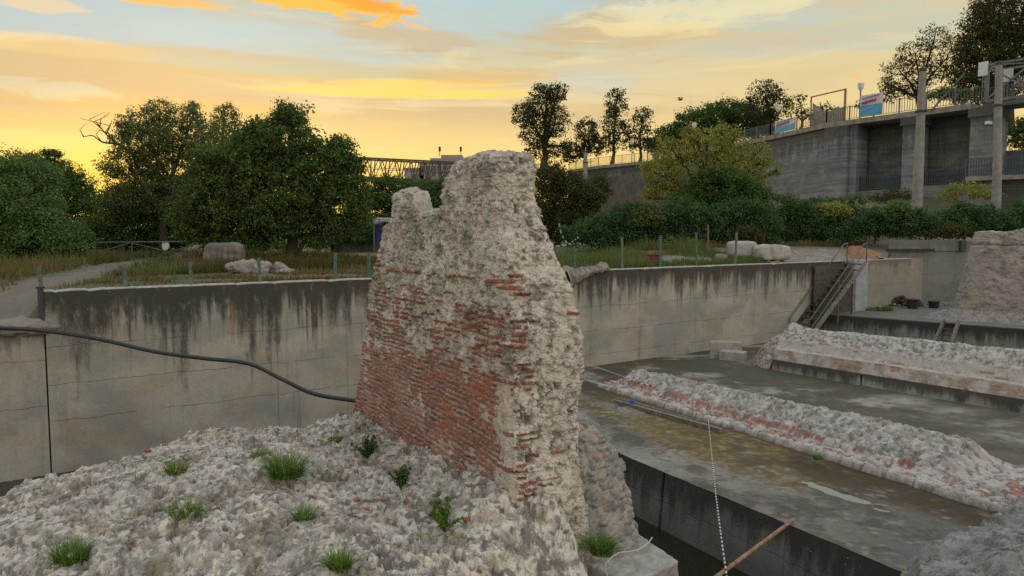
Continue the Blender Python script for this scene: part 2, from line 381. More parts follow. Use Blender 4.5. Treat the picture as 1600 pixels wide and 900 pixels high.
M['rust'] = simple('rusty steel', (.24, .085, .035, 1), (.36, .25, .18, 1), 9, .85, .6)
M['railing'] = simple('painted railing', (.14, .17, .19, 1), (.09, .10, .11, 1), 4, .6, .1)
M['bluerail'] = simple('blue railing', (.05, .09, .15, 1), (.06, .08, .10, 1), 4, .6, .1)
M['white'] = simple('white board', (.75, .76, .80, 1), (.60, .62, .66, 1), 3, .6, .1)
M['blue'] = simple('banner blue', (.04, .30, .62, 1), (.10, .42, .68, 1), 1.2, .6, .05)
M['pink'] = simple('banner pale', (.62, .52, .62, 1), (.72, .62, .66, 1), 1.5, .6, .05)
M['red'] = simple('banner red', (.50, .05, .12, 1), (.42, .04, .16, 1), 3, .6, .05)
M['canvas'] = simple('torn canvas', (.42, .36, .28, 1), (.30, .28, .22, 1), 2, .9, .3)
M['build'] = simple('grey plaster', (.30, .28, .27, 1), (.24, .23, .22, 1), .4, .9, .1)
M['glass'] = simple('window glass', (.05, .06, .07, 1), (.07, .08, .09, 1), 1, .15, 0)
M['shed'] = simple('shed boards', (.09, .09, .085, 1), (.06, .06, .055, 1), 3, .9, .3)
M['tarp'] = simple('tarpaulin', (.30, .30, .30, 1), (.22, .22, .22, 1), 3, .7, .5)
M['bluecloth'] = simple('blue cloth', (.03, .05, .22, 1), (.02, .03, .14, 1), 5, .8, .3)
M['bark'] = simple('bark', (.07, .055, .042, 1), (.035, .028, .022, 1), 6, .95, .8)
M['redbox'] = simple('dark red box', (.16, .03, .025, 1), (.09, .02, .02, 1), 5, .6, .2)
M['brickloose'] = simple('loose brick', (.26, .11, .08, 1), (.14, .07, .055, 1), 4, .95, .5)
M['debris'] = simple('dark debris', (.10, .09, .085, 1), (.04, .04, .04, 1), 7, .9, .5)
M['bucket'] = simple('black plastic', (.015, .016, .018, 1), (.03, .03, .03, 1), 7, .5, .1)

def rope_mat():
    m, n, b = newmat('black and white rope'); a = n.n.new('ShaderNodeAttribute'); a.attribute_name = 'col'
    n.l.new(a.outputs['Color'], b.inputs['Base Color']); b.inputs['Roughness'].default_value = .8; return m
M['rope'] = rope_mat()
def leafmat(name, c1, c2, c3):
    m, n, b = newmat(name); a = n.n.new('ShaderNodeAttribute'); a.attribute_name = 'col'
    r, g_, bb = n.xyz(a.outputs['Color'])
    c = n.mix(r, c1 + (1,), c2 + (1,)); c = n.mix(n.step(g_, .8, 1.), c, c3 + (1,))
    n.l.new(c, b.inputs['Base Color']); b.inputs['Roughness'].default_value = .65; b.inputs['Specular IOR Level'].default_value = .12
    t = n.n.new('ShaderNodeBsdfTranslucent'); n.l.new(c, t.inputs[0])
    mx = n.n.new('ShaderNodeMixShader'); mx.inputs[0].default_value = .35
    n.l.new(b.outputs[0], mx.inputs[1]); n.l.new(t.outputs[0], mx.inputs[2])
    out = [q for q in n.n if q.type == 'OUTPUT_MATERIAL'][0]; n.l.new(mx.outputs[0], out.inputs[0])
    return m
L = {
 'dark': leafmat('dark leaves', (0.040, 0.088, 0.024), (0.090, 0.167, 0.040), (0.145, 0.209, 0.055)),
 'walnut': leafmat('walnut leaves', (0.059, 0.102, 0.028), (0.116, 0.180, 0.045), (0.184, 0.229, 0.063)),
 'willow': leafmat('willow leaves', (0.088, 0.156, 0.054), (0.142, 0.233, 0.074), (0.211, 0.281, 0.094)),
 'airy': leafmat('airy leaves', (0.086, 0.128, 0.043), (0.154, 0.196, 0.065), (0.229, 0.221, 0.072)),
 'yellow': leafmat('yellow green leaves', (0.180, 0.232, 0.054), (0.320, 0.336, 0.076), (0.519, 0.391, 0.092)),
 'far': leafmat('far leaves', (0.038, 0.056, 0.019), (0.077, 0.096, 0.029), (0.115, 0.113, 0.040)),
 'autumn': leafmat('browning leaves', (0.053, 0.078, 0.025), (0.104, 0.111, 0.033), (0.177, 0.104, 0.040)),
 'hedge': leafmat('hedge leaves', (0.037, 0.088, 0.032), (0.075, 0.156, 0.051), (0.133, 0.193, 0.063)),
 'grass': leafmat('tuft grass', (0.079, 0.168, 0.030), (0.156, 0.278, 0.049), (0.267, 0.335, 0.073)),
 'dry': leafmat('dry grass', (0.089, 0.087, 0.027), (0.196, 0.142, 0.061), (0.284, 0.197, 0.088)),
 'bright': leafmat('bright grass', (.10, .20, .03), (.20, .32, .05), (.30, .30, .10)),
}

# ------------------------------------------------------------------ frame of the ruin (parallel walls) and of the retaining wall
WD = Vector((.819, .573, 0)).normalized(); WN = Vector((-WD.y, WD.x, 0))       # along wall / behind it
W0 = Vector((0, 22.5, 0))
def wallpt(px, r=0., z=0.):
    k = (px - 800) / F; Y = (22.5) / (1 - k * WD.y / WD.x); P = Vector((k * Y, Y, 0))
    return P + WN * r + Vector((0, 0, z))
def wallu(px): return (wallpt(px) - W0).dot(WD)
ZS = -3.23          # slab level
WANG = math.atan2(WD.y, WD.x)

# upper terrain, in wall coordinates
def terrain_z(X, Y):
    u = (X - W0.x) * WD.x + (Y - W0.y) * WD.y; r = (X - W0.x) * WN.x + (Y - W0.y) * WN.y
    P = np.stack([X, Y, np.zeros_like(X)], -1)
    z = -.04 + .05 * sst(r, .5, 3) + fbm(P, 6., 3, 11) * .12 * sst(r, .4, 4)
    uL = wallu(66)
    z = z - .70 * sst(u, uL + .1, uL - .4) * sst(r, 7., .5)                        # grassy dip beyond the end of the high wall
    z = z + .55 * sst(u, 8, 14) * sst(r, 1.2, 4.5)                               # bank at the right
    hill = sst(X - .25 * (Y - 40), 8, 24) * sst(Y, 40, 58)
    z = z + 3.6 * hill + 6.2 * sst(X - .18 * (Y - 60), 18, 34) * sst(Y, 66, 90)
    z = z + .5 * sst(r, 14, 30) * sst(u, 2, -4)
    return z
us = np.concatenate([np.linspace(-400, -40, 20), np.arange(-38, 60, .5), np.linspace(62, 420, 24)])
rs = np.concatenate([[.2799], np.arange(.28, 40, .4), np.linspace(41, 120, 60), np.linspace(130, 900, 24)])
U, Rr = np.meshgrid(us, rs, indexing='ij')
X = W0.x + U * WD.x + Rr * WN.x; Y = W0.y + U * WD.y + Rr * WN.y; Z = terrain_z(X, Y); Z[:, 0] = -5
P = np.stack([X, Y, Z], -1)
nn = fbm(P, 3., 4, 5); n2_ = fbm(P, .8, 3, 8)
C = np.zeros(P.shape, np.float32) + np.array([.125, .10, .06], np.float32)
C = mixc(C, [.06, .085, .03], sst(nn + .4 * n2_, -.15, .3)); C = mixc(C, [.20, .155, .09], sst(-nn + .5 * n2_, .05, .45))
# gravel path
a0 = atZ(-60, 470, 0); a1 = atZ(60, 440, 0); a2 = atZ(170, 418, 0); a3 = atZ(300, 408, 0)
pth = [atZ(-160, 482, 0), atZ(0, 452, 0), atZ(110, 428, 0), atZ(210, 412, 0), atZ(330, 402, 0), atZ(420, 397, 0)]
dm = np.full(X.shape, 99.)
for a, b_ in zip(pth[:-1], pth[1:]):
    ax, ay, bx, by = a.x, a.y, b_.x, b_.y; t = np.clip(((X - ax) * (bx - ax) + (Y - ay) * (by - ay)) / ((bx - ax) ** 2 + (by - ay) ** 2), 0, 1)
    dm = np.minimum(dm, np.hypot(X - ax - t * (bx - ax), Y - ay - t * (by - ay)))
pm = sst(dm + n2_ * .9 + nn * .5, 1.15, .5); C = mixc(C, [.17, .145, .12], pm * .85)
C = mixc(C, [.28, .25, .21], sst(U, 6, 9) * sst(Rr, 4.5, 2.5) * .8)
link('ground', P.reshape(-1, 3), grid_faces(len(us), len(rs)), M['ground'], origin=(0, 0, 0), smooth=True, colr=C.reshape(-1, 3))['kind'] = 'structure'

# pit floor
def sheet(name, poly, z, mat, kind='structure'):
    o = link(name, [(x, y, z) for x, y in poly], [tuple(range(len(poly)))], mat, origin=(0, 0, 0)); o['kind'] = kind; return o
M['pit'] = simple('pit mud', (.05, .045, .03, 1), (.035, .04, .02, 1), 1.2, .7, .5)
pit = sheet('pit_floor', [(-70, -15), (70, -15), (70, 60), (-70, -3)], -4.75, M['pit'])
mw, n, b = newmat('dark standing water'); b.inputs['Base Color'].default_value = (.02, .022, .012, 1); b.inputs['Roughness'].default_value = .12
tcn = n.n.new('ShaderNodeTexCoord'); bump(n, b, n.noise(tcn.outputs['Object'], 3., 3, .5), .08, .01)
M['water'] = mw

# retaining walls -----------------------------------------------------------
def wallobj(name, u0, u1, zt0, zt1, zb, th, mat, label, r0=0., front=0., topmat=None, tops=None):
    """wall in its own frame: local x along, y behind, z up"""
    if tops is None:
        rr_ = random.Random(3); tops = []; dip = 0
        for i in range(int((u1 - u0) / .07)):
            dip = max(0, dip - .012) if rr_.random() > .035 else rr_.uniform(.01, .05)
            tops.append(zt0 - dip * .55 + rr_.uniform(-.003, .003))
    o = MB(); n_ = len(tops)
    us_ = [u0 + (u1 - u0) * i / (n_ - 1) for i in range(n_)]
    for i in range(n_ - 1):
        pass
    V = []; Fs = []
    for i, u in enumerate(us_):
        zt = tops[i] if tops is not None else zt0 + (zt1 - zt0) * i / (n_ - 1) + .012 * math.sin(i * 1.7) * (0 < i < n_ - 1)
        V += [(u, 0, zb), (u, 0, zt - .03), (u, .025, zt), (u, th, zt), (u, th, zb)]
    for i in range(n_ - 1):
        for k in range(4): Fs.append((i * 5 + k, (i + 1) * 5 + k, (i + 1) * 5 + k + 1, i * 5 + k + 1))
    Fs.append((0, 1, 2, 3, 4)); e = (n_ - 1) * 5; Fs.append((e + 4, e + 3, e + 2, e + 1, e))
    me = bpy.data.meshes.new(name); me.from_pydata(V, [], Fs); me.materials.append(mat)
    me.materials.append(topmat or M['dusty'])
    for p in me.polygons:
        if len(p.vertices) == 4 and p.vertices[1] - p.vertices[0] == 5 and p.vertices[0] % 5 in (1, 2): p.material_index = 1
    me.update()
    ob = bpy.data.objects.new(name, me); col.objects.link(ob)
    ob.location = W0 + WN * r0; ob.rotation_euler = (0, 0, WANG)
    return tag(ob, label, 'wall')
M['wallmain'] = concrete('stained retaining wall', 0., 1., (-1.22, -2.05, -2.85), (wallu(430), wallu(540), wallu(1000), wallu(1180)), rust=[(wallu(361), -1.5, -.5, .06)], seed=1., slen=1.1, fade=(-3., 3., .68))
M['wallleft'] = concrete('low retaining wall', -.75, .6, (-1.5, -2.5), (), seed=4., slen=.5)
M['wallright'] = concrete('terrace wall', 0., .5, (-1.2,), (), ((.34, .31, .25), (.28, .28, .25)), slen=.4, seed=7.)
wallobj('retaining_wall', wallu(66), wallu(1320), 0, 0, -5, .32, M['wallmain'], 'long stained concrete retaining wall with dark runs from its top, crossing behind the brick pier')
tops = [-.9, -.78, -.70, -.66, -.62, -.55, -.52, -.56, -.66, -.75]
tops = [-.86, -.84, -.82, -.80, -.78, -.77, -.76, -.75, -.75, -.75]
wallobj('retaining_wall', wallu(-420), wallu(66) - .03, 0, 0, -5, .32, M['wallleft'], 'lower concrete wall section at the left, below the grass bank and beside the tall stained wall', tops=tops)
wallobj('terrace_wall', wallu(1351), wallu(1424), 0, 0, -3, .3, M['wallright'], 'tan concrete wall with a few holes right of the pale column', r0=.0)

# dusty heap on the low wall
def lump(name, c, r, mat, seed, amp=.18, res=28, parent=None, sc=.5, flat=0., colr=(.40, .37, .33), rz=0., boxy=1., fl=None, smooth=False, tint=(.28, .25, .21)):
    th = np.linspace(0, math.pi, res); ph = np.linspace(0, 2 * math.pi, 2 * res, endpoint=False)
    T, Ph = np.meshgrid(th, ph, indexing='ij')
    N = np.stack([np.sin(T) * np.cos(Ph), np.sin(T) * np.sin(Ph), np.cos(T)], -1)
    if boxy > 1:
        q = (np.abs(N) ** boxy).sum(-1) ** (1 / boxy); N2 = N / q[..., None]
    else: N2 = N
    S = N2 * np.array(r); base = S + np.array([seed * 7.1, seed * 3.3, 0])
    d = fbm(base, sc, 5, seed) * amp + .4 * amp * (.5 - worley(base / (sc * .35), seed)[0])
    S = S + N * d[..., None]
    if fl is not None: S[..., 2] = np.maximum(S[..., 2], -r[2] * fl)
    c_, s_ = math.cos(rz), math.sin(rz)
    S = np.stack([S[..., 0] * c_ - S[..., 1] * s_, S[..., 0] * s_ + S[..., 1] * c_, S[..., 2]], -1) + np.array(c)
    C = np.zeros(S.shape, np.float32) + np.array(colr, np.float32)
    C = mixc(C, tint, sst(fbm(base, .3, 4, seed + 5), -.1, .4) * .8)
    return link(name, S.reshape(-1, 3), grid_faces(res, 2 * res, True), mat, parent, origin=Vector(c) if parent is None else None, colr=C.reshape(-1, 3), smooth=smooth)
hp = wallpt(28, .1, -.78)
tag(lump('sand_heap', (hp.x, hp.y, hp.z), (.75, .3, .22), M['rock'], 31, .16, 40, rz=WANG, colr=(.27, .25, .22), tint=(.2, .18, .16)), 'grey heap of sand and grit on the low wall under the hose', 'heap')
hp = wallpt(-60, .3, -.95)
# green steel upright at the wall end
g_ = MB(); p = wallpt(61, .05); p.z = 0
g_.box((p.x, p.y, -.36), (.11, .09, .80), WANG, .01).box((p.x, p.y, .06), (.17, .13, .04), WANG)
tag(g_.build('steel_upright', M['darkpost']), 'dark green square steel upright standing at the left end of the tall wall', 'post')

# ------------------------------------------------------------------ foundation mound (near rock)
C0 = np.array([0., 8.5]); A_ = np.array([-.5, .866]); B_ = np.array([.866, .5])       # pier frame: m away, q to the right
poly = [(-7.9, 3.5), (-7.7, 10.7), (-7.1, 11.6), (-6.3, 12.3), (-5.2, 12.6), (-4.2, 12.75), (-3.5, 13.5), (-3.0, 15), (-1.6, 15.2), (.95, 9.5), (1.15, 8.6), (1.25, 7.9), (1.5, 6.), (1.8, 3.5)]
def polysd(X, Y, poly):
    d = np.full(X.shape, 99.); ins = np.zeros(X.shape, bool)
    for (ax, ay), (bx, by) in zip(poly, poly[1:] + poly[:1]):
        t = np.clip(((X - ax) * (bx - ax) + (Y - ay) * (by - ay)) / ((bx - ax) ** 2 + (by - ay) ** 2), 0, 1)
        d = np.minimum(d, np.hypot(X - ax - t * (bx - ax), Y - ay - t * (by - ay)))
        c = ((ay > Y) != (by > Y)) & (X < (bx - ax) * (Y - ay) / (by - ay + 1e-9) + ax); ins ^= c
    return np.where(ins, d, -d)
def mound_h(X, Y, full=True):
    X = np.asarray(X, dtype=np.float64); Y = np.asarray(Y, dtype=np.float64)
    P = np.stack([X, Y, np.zeros_like(X)], -1)
    jag = fbm(P, .9, 4, 21) * .28
    sd = polysd(X, Y, poly) + jag
    z = -1.98 - .60 * sst(X, -4.6, -7.8) - .10 * sst(Y, 9, 6.5) + .18 * fbm(P, 1.6, 3, 3)
    m = (X - C0[0]) * A_[0] + (Y - C0[1]) * A_[1]; q = (X - C0[0]) * B_[0] + (Y - C0[1]) * B_[1]
    foot = sst(-q, 1.1, 0) * sst(m, -.6, .1) * sst(m, 7, 6); z = z + .10 * foot - .22 * sst(m, 2.2, 5.2) * sst(-q, 2.5, .3) * sst(m, 8, 6)
    z = z - .75 * sst(-m, .05, 1.5) * sst(X, -.8, .6)                                          # falls away below the end face
    z = z - (1 - np.clip(sst(sd, -.25, .65), 0, 1)) * 2.4
    if full:
        ru_ = .18 + .85 * sst(fbm(P, .55, 3, 41), -.2, .3)
        t1 = fbm(P + .0, .75, 5, 42, .6) * 3.2 + 4; st_ = np.floor(t1) + sst(t1 - np.floor(t1), .42, .58); z = z + .055 * (st_ - t1 * .35 - 2.6)
        z = z + .035 * fbm(P, .30, 5, 44, .62) + ru_ * .030 * (1 - np.abs(fbm(P * np.array([1, 1.9, 1]), .17, 5, 45, .65)) * 2.4) + ru_ * .020 * fbm(P, .075, 4, 46, .72)
        d1, d2, wi = worley(P / .085, 50); z = z + .034 * (wi - .5) * sst(d2 - d1, 0, .15)
        d1, d2, wi = worley(P / .26, 53); z = z + .05 * sst(d1, .5, .25) * (wi > .80)
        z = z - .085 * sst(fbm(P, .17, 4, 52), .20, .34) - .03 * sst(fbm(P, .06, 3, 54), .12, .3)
    return z
xs = np.arange(-8.7, 2.2, .0135); ys = np.concatenate([np.arange(4., 6.6, .06), np.arange(6.6, 14.2, .0145), np.arange(14.2, 16, .05)])
X, Y = np.meshgrid(xs, ys, indexing='ij'); Z = mound_h(X, Y); P = np.stack([X, Y, Z], -1)
P2 = P.copy(); 
C = np.zeros(P.shape, np.float32) + np.array([.70, .645, .55], np.float32)
n1 = fbm(P, .8, 5, 71); n2_ = fbm(P, .12, 4, 72); n3 = fbm(P, .35, 4, 73)
C = mixc(C, [.50, .47, .41], sst(n1, -.12, .12) * .65); C = mixc(C, [.36, .28, .19], sst(n3, .10, .28) * .65)
C = mixc(C, [.24, .215, .185], sst(n2_, .16, .32) * .65); C = mixc(C, [.66, .62, .555], sst(-n3 + .5 * n2_, .15, .35) * .7)
C = mixc(C, [.15, .14, .06], sst(fbm(P, .5, 4, 75), .28, .45) * .6)
C = mixc(C, [.12, .10, .085], sst(fbm(P, .17, 4, 52), .20, .34) * .8); C = mixc(C, [.17, .15, .13], sst(fbm(P, .06, 3, 54), .14, .3) * .75)  # carved pits coloured darker, their shade painted in
_, _, idv = worley(P / .085, 50); C = mixc(C, [.24, .235, .23], (idv > .80) * .6); C = mixc(C, [.60, .58, .54], (idv < .14) * .5); C = mixc(C, [.32, .30, .28], ((idv > .5) & (idv < .62)) * .5)
bx = atZ(592, 800, -2.1); C = mixc(C, [.17, .08, .055], sst(np.hypot((X - bx.x), (Y - bx.y)) + .15 * n2_, .22, .08) * .8)
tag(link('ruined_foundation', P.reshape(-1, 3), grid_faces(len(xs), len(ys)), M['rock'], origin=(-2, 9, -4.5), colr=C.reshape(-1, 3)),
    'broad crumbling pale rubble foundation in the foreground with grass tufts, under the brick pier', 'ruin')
def hit_mound(px, py):
    d = ray(px, py); best = None
    ts = np.arange(5., 18, .01); Xs, Ys, Zs = d.x * ts, d.y * ts, EYE + d.z * ts
    h = mound_h(Xs, Ys); i = np.argmax(Zs < h); t = ts[i]
    return Vector((d.x * t, d.y * t, float(h[i])))

# ------------------------------------------------------------------ brick pier
zk = [-2.6, -2.2, -1.4, -.1, .93, 1.34, 1.46, 1.9, 2.6]; mLk = [6.2, 6.05, 5.6, 5.15, 4.55, 4.15, 3.88, 3.74, 3.6]
def mL(z): return np.interp(z, zk, mLk)
def mR(z): return np.interp(z, [-3, -2, -1.5, 0, .5, 1.2, 1.8, 2.3], [-.16, -.10, -.02, 0, .08, .22, .38, .46])
def tk(z): return np.interp(z, [-3, -2, -.9, -.3, .05, .57, .85, 1.24, 1.53, 1.85, 2.05, 2.25], [1.1, 1.0, 1.0, 1.06, 1.01, .90, .78, .64, .58, .55, .62, .60])
mT = [-.3, .3, .45, .8, 1.2, 1.45, 1.60, 1.74, 1.82, 1.90, 2.0, 2.86, 2.96, 3.06, 3.2, 3.5, 3.74, 4.15, 4.6, 5.2, 6.2]
zT = [2.14, 2.15, 2.17, 2.19, 2.17, 2.15, 2.10, 2.02, 1.90, 1.66, 1.50, 1.50, 1.70, 1.82, 1.86, 1.87, 1.84, 1.34, .9, -.1, -2.2]
def Ttop(m): return np.interp(m, mT, zT)
nf, ne, nb, nl = 560, 120, 150, 50
sf = np.linspace(0, 1, nf, endpoint=False) ** 1.18                     # front: from near corner to far end (denser near)
peri = [(t, 0.) for t in sf[::-1]]
peri = [(t, 0.) for t in (np.linspace(0, 1, nf, endpoint=False) ** 1.18)]          # near -> far along front
peri += [(1., t) for t in np.linspace(0, 1, nl, endpoint=False)]
peri += [(1 - t, 1.) for t in np.linspace(0, 1, nb, endpoint=False)]
peri += [(0., 1 - t) for t in np.linspace(0, 1, ne, endpoint=False)]
peri = np.array(peri); nc = len(peri)
ZB = -2.75; nr = 560
zt = np.full(nc, 1.9)
for _ in range(30): zt = .5 * zt + .5 * Ttop(mR(zt) + (mL(zt) - mR(zt)) * peri[:, 0])
zt = zt + .05 * fbm(np.stack([peri[:, 0] * 5, peri[:, 1], np.zeros(nc)], -1), .12, 3, 90)
hh = np.linspace(0, 1, nr)[:, None]
Z = ZB + (zt[None, :] - ZB) * hh
a, b_, t_ = mR(Z), mL(Z), tk(Z)
t_ = t_ * (1 - .42 * sst(peri[None, :, 0], .42, .62) * sst(Z, .6, 1.5))
mm = a + (b_ - a) * peri[None, :, 0]; qq = t_ * peri[None, :, 1] + 0 * mm
# round the corners
cm_, cq_ = (a + b_) / 2, t_ / 2; ex = np.abs(mm - cm_) - ((b_ - a) / 2 - .12); ey = np.abs(qq - cq_) - (t_ / 2 - .12)
over = (ex > 0) & (ey > 0); dd = np.hypot(ex, ey); sc_ = np.where(over & (dd > .12), .12 / np.maximum(dd, 1e-6), 1.)
mm2 = np.where(over, cm_ + np.sign(mm - cm_) * ((b_ - a) / 2 - .12 + ex * sc_), mm); qq2 = np.where(over, cq_ + np.sign(qq - cq_) * (t_ / 2 - .12 + ey * sc_), qq)
# round the crest
crest = sst(Z, 0, 1) * 0 + np.clip((Z - (zt[None, :] - .10)) / .10, 0, 1)
X = C0[0] + mm2 * A_[0] + qq2 * B_[0]; Y = C0[1] + mm2 * A_[1] + qq2 * B_[1]
front = (peri[None, :, 1] == 0.) & (peri[None, :, 0] < 1); front = np.broadcast_to(front, X.shape); endf = np.broadcast_to((peri[None, :, 0] == 0) & (peri[None, :, 1] > 0), X.shape)
NX = np.where(front, -B_[0], np.where(endf, -A_[0], np.where(np.broadcast_to(peri[None, :, 1] == 1., X.shape), B_[0], A_[0])))
NY = np.where(front, -B_[1], np.where(endf, -A_[1], np.where(np.broadcast_to(peri[None, :, 1] == 1., X.shape), B_[1], A_[1])))
from_c = 8
def smooth_n(Nv):
    o = Nv.copy()
    for _ in range(3):
        o = (np.roll(o, 3, 1) + np.roll(o, -3, 1) + o + np.roll(o, 6, 1) + np.roll(o, -6, 1)) / 5
    return o
NX, NY = smooth_n(NX), smooth_n(NY); nl_ = np.hypot(NX, NY); NX /= nl_; NY /= nl_
P = np.stack([X, Y, Z], -1)
# brick layout --------------------------------------------------
def bricks(u, v, dens, seed, ch=.074, bl=.31, bh=.62):
    row = np.floor(v / ch); fv = v / ch - row
    off = h3(row.astype(int), row.astype(int) * 0, row.astype(int) * 0, seed) * bl; ln = bl * (.75 + .6 * h3(row.astype(int), row.astype(int) * 0 + 3, row.astype(int) * 0, seed))
    x = (u + off * 3) / ln; cl = np.floor(x); fu = x - cl
    idr = h3(row.astype(int), cl.astype(int), row.astype(int) * 0 + 1, seed); id2 = h3(row.astype(int), cl.astype(int), row.astype(int) * 0 + 2, seed)
    bh_ = bh * (.85 + .35 * id2); ew = .012 / ln
    e = np.minimum(np.minimum(fu, 1 - fu) / (ew * 1.3) - .6, np.minimum(fv - .02, bh_ - fv) / .10)
    return (idr < dens) * np.clip(e, 0, 1), idr, id2
Pz = np.stack([mm, Z, qq], -1)
wu = mm - qq + .02 * fbm(Pz, .15, 3, 101); wv = Z + .03 * fbm(Pz, .5, 3, 102) + .012 * fbm(Pz, .1, 3, 104) + .05 * fbm(Pz * np.array([1, .3, 1]), 1.3, 2, 103)
wv = wv - .07 * sst(mm, 0.3, 2.6) * sst(-Z, .3, 1.2)
na = fbm(Pz, .9, 4, 110); nb2 = fbm(Pz, .35, 4, 111)
# densities on the front face
low = sst(-Z + .22 * na - .38 * sst(mm, 1.2, 4.5), .25, .62)
dens = low * 1.1
mid = sst(Z, -1.1, -.6) * sst(-Z, -.55, -.2); dens = np.maximum(dens, mid * (.42 + .55 * sst(nb2, -.15, .2)) * (.35 + .65 * sst(.5 * np.sin(mm * 1.7 + .8) + na, -.4, .4)))
dens = dens * (1 - sst(mm, 4.75, 5.3) * sst(Z, -1.5, -1.2) * .8)
dens = dens * (1 - .93 * sst(.45 * na + .55 * sst(-mm, -.85, -.15), .28, .42) * sst(-Z, .3, .9) * .95)
bandz = np.abs(Z - .60 - .02 * na) < .055; dens = np.where(bandz & (mm < 4.4), np.maximum(dens, .62), dens)
dens = np.where((np.abs(Z - .93) < .035) & (mm < .5), .6, dens)
dens = dens * (1 - sst(Z, .60, .72)) + .0
dens = np.where((Z > .72) & (Z < 1.0) & (mm < .35), .35, dens)
dens = np.where((mm > 4.3) & (Z > .1) & (Z < .9), np.maximum(dens, .55), dens)
# densities on the end face
dend = (.50 * sst(-qq, -.42, -.12) + .02) * sst(-Z, -1.0, -.7); dend = np.where((np.abs(Z + 1.80) < .07) & (qq < .62), .9, dend)
dn = np.where(front, dens, np.where(endf, dend, .12 * sst(-Z, 0, .5)))
bmA, idr, id2 = bricks(wu, wv, dn, 5); bmB, _, _ = bricks(wu, wv, dn, 5, bh=.80); bm = np.where(front & (low > .5), bmB, bmA)
bm = bm * (1 - sst(nb2 + .4 * fbm(Pz, .06, 3, 112), .36, .50) * .85)
# relief --------------------------------------------------------
w1, w2, wid = worley(np.stack([(mm - qq) / .11, Z / .08, qq / .11], -1) + .35 * np.stack([fbm(Pz, .12, 2, 120)] * 3, -1), 121)
stones = sst(w2 - w1, 0, .35) * (1 - .45 * w1)
v1, v2, vid = worley(Pz / .045, 131)
smallp = sst(v1, .8, .2)
rough_amt = np.where(front, 1 - .72 * low, 1.)
plasterN = sst(na, .12, .35)                                            # smoother smeared mortar
stone_on = sst(wid, .25, .4)
d = .052 * fbm(P, .5, 4, 140) + rough_amt * ((.060 * (wid - .35) * sst(w2 - w1, 0, .14) + .012 * sst(w2 - w1, 0, .2)) * (1 - .6 * plasterN) + .026 * fbm(P, .10, 5, 141, .68) + .030 * (vid - .5) * sst(v2 - v1, 0, .15))
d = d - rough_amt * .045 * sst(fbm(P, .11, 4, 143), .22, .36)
lay = np.abs(((Z + .03 * fbm(P, .4, 3, 144)) / .16) % 1 - .5); d = d - rough_amt * .012 * sst(lay, .38, .5) * sst(fbm(P, .3, 2, 145), -.2, .2)
d = d + bm * (.020 + .030 * (id2 - .35) * (1 - .7 * low * front)) + low * front * (.010 * fbm(P, .07, 3, 146))
d = d - .015 * sst(dens, .3, .8) * front * (1 - bm)
d = d * (1 - .0 * crest)
def hole(q0, z0, rw, rh, dep):
    return dep * sst(np.maximum(np.abs(qq - q0) / rw, np.abs(Z - z0) / rh) + .25 * fbm(P, .06, 2, 150), 1.25, .75)
def endq(px): k = (px - 800) / F; return 8.5 * k / (.866 - .5 * k)
for (px, py, rw, rh, dp) in [(816, 580, .055, .06, .2), (826, 660, .05, .06, .2), (826, 723, .065, .06, .22), (822, 787, .06, .07, .2), (871, 605, .045, .045, .15), (828, 326, .03, .05, .15), (893, 650, .03, .03, .08)]:
    q0 = endq(px); zz = EYE - (py - HZ) * (8.5 + .5 * q0) / F
    d = d - np.where(endf | ((mm < .25) & front), hole(q0 - mm * (~endf), zz, rw, rh, dp), 0)
d = d - .10 * np.where(front, sst(np.hypot((mm - .95) / .35, (Z - .05) / .22) + .4 * nb2, 1., .5), 0)       # worn hollow among the upper bricks
P[..., 0] += NX * d; P[..., 1] += NY * d
# pull crest inward a little
cx = C0[0] + mm * A_[0] + (t_ / 2) * B_[0]; cy = C0[1] + mm * A_[1] + (t_ / 2) * B_[1]
kk = (crest ** 2) * .12; P[..., 0] = lerp(P[..., 0], cx, kk); P[..., 1] = lerp(P[..., 1], cy, kk)
# colour --------------------------------------------------------
C = np.zeros(P.shape, np.float32) + np.array([.66, .615, .54], np.float32)
f1 = fbm(P, .45, 4, 160); f2 = fbm(P, .07, 4, 161)
C = mixc(C, [.46, .42, .365], sst(f1, -.15, .3) * .55); C = mixc(C, [.40, .33, .26], sst(fbm(P, .6, 4, 162), .08, .4) * .45)
C = mixc(C, [.26, .23, .20], sst(f2, .16, .36) * .7); C = mixc(C, [.17, .15, .13], sst(fbm(P, .11, 4, 143), .24, .36) * rough_amt * .6)  # second mix paints shade into the sunken pits of the relief
C = mixc(C, [.66, .62, .56], sst(fbm(P, .3, 3, 163), .15, .45) * .6)
stn = stones * stone_on * (wid > .62); C = mixc(C, [.27, .265, .26], (wid > .72) * sst(w2 - w1, .04, .12) * .6); C = mixc(C, [.72, .68, .60], (wid < .2) * sst(w2 - w1, .04, .12) * .5)
C = mixc(C, [.24, .26, .17], sst(fbm(P, .5, 4, 167), .22, .45) * .55 * sst(Z, -1.2, .0) * front)
bc = np.zeros(P.shape, np.float32) + np.array([.32, .11, .068], np.float32)
bc = mixc(bc, [.22, .085, .07], sst(idr / np.maximum(dn, .05), .3, .9)); bc = mixc(bc, [.38, .14, .075], (id2 > .86) * 1.)
bc = mixc(bc, [.34, .23, .19], sst(fbm(P, .5, 4, 165), -.15, .3) * .55 * low); bc = mixc(bc, [.13, .075, .07], (id2 < .12) * .8)
bc = mixc(bc, [.44, .36, .32], sst(fbm(P, .05, 3, 166), .12, .4) * .4)
mort = mixc(C, [.52, .43, .36], (low * front * .5))
C = mort + (bc - mort) * sst(bm, .2, .6)[..., None]
pier = thing('brick_pier', (0.0, 9.8, -2.6), 'tall ragged pier of red brick and pale rubble, notched at its top', 'ruin')
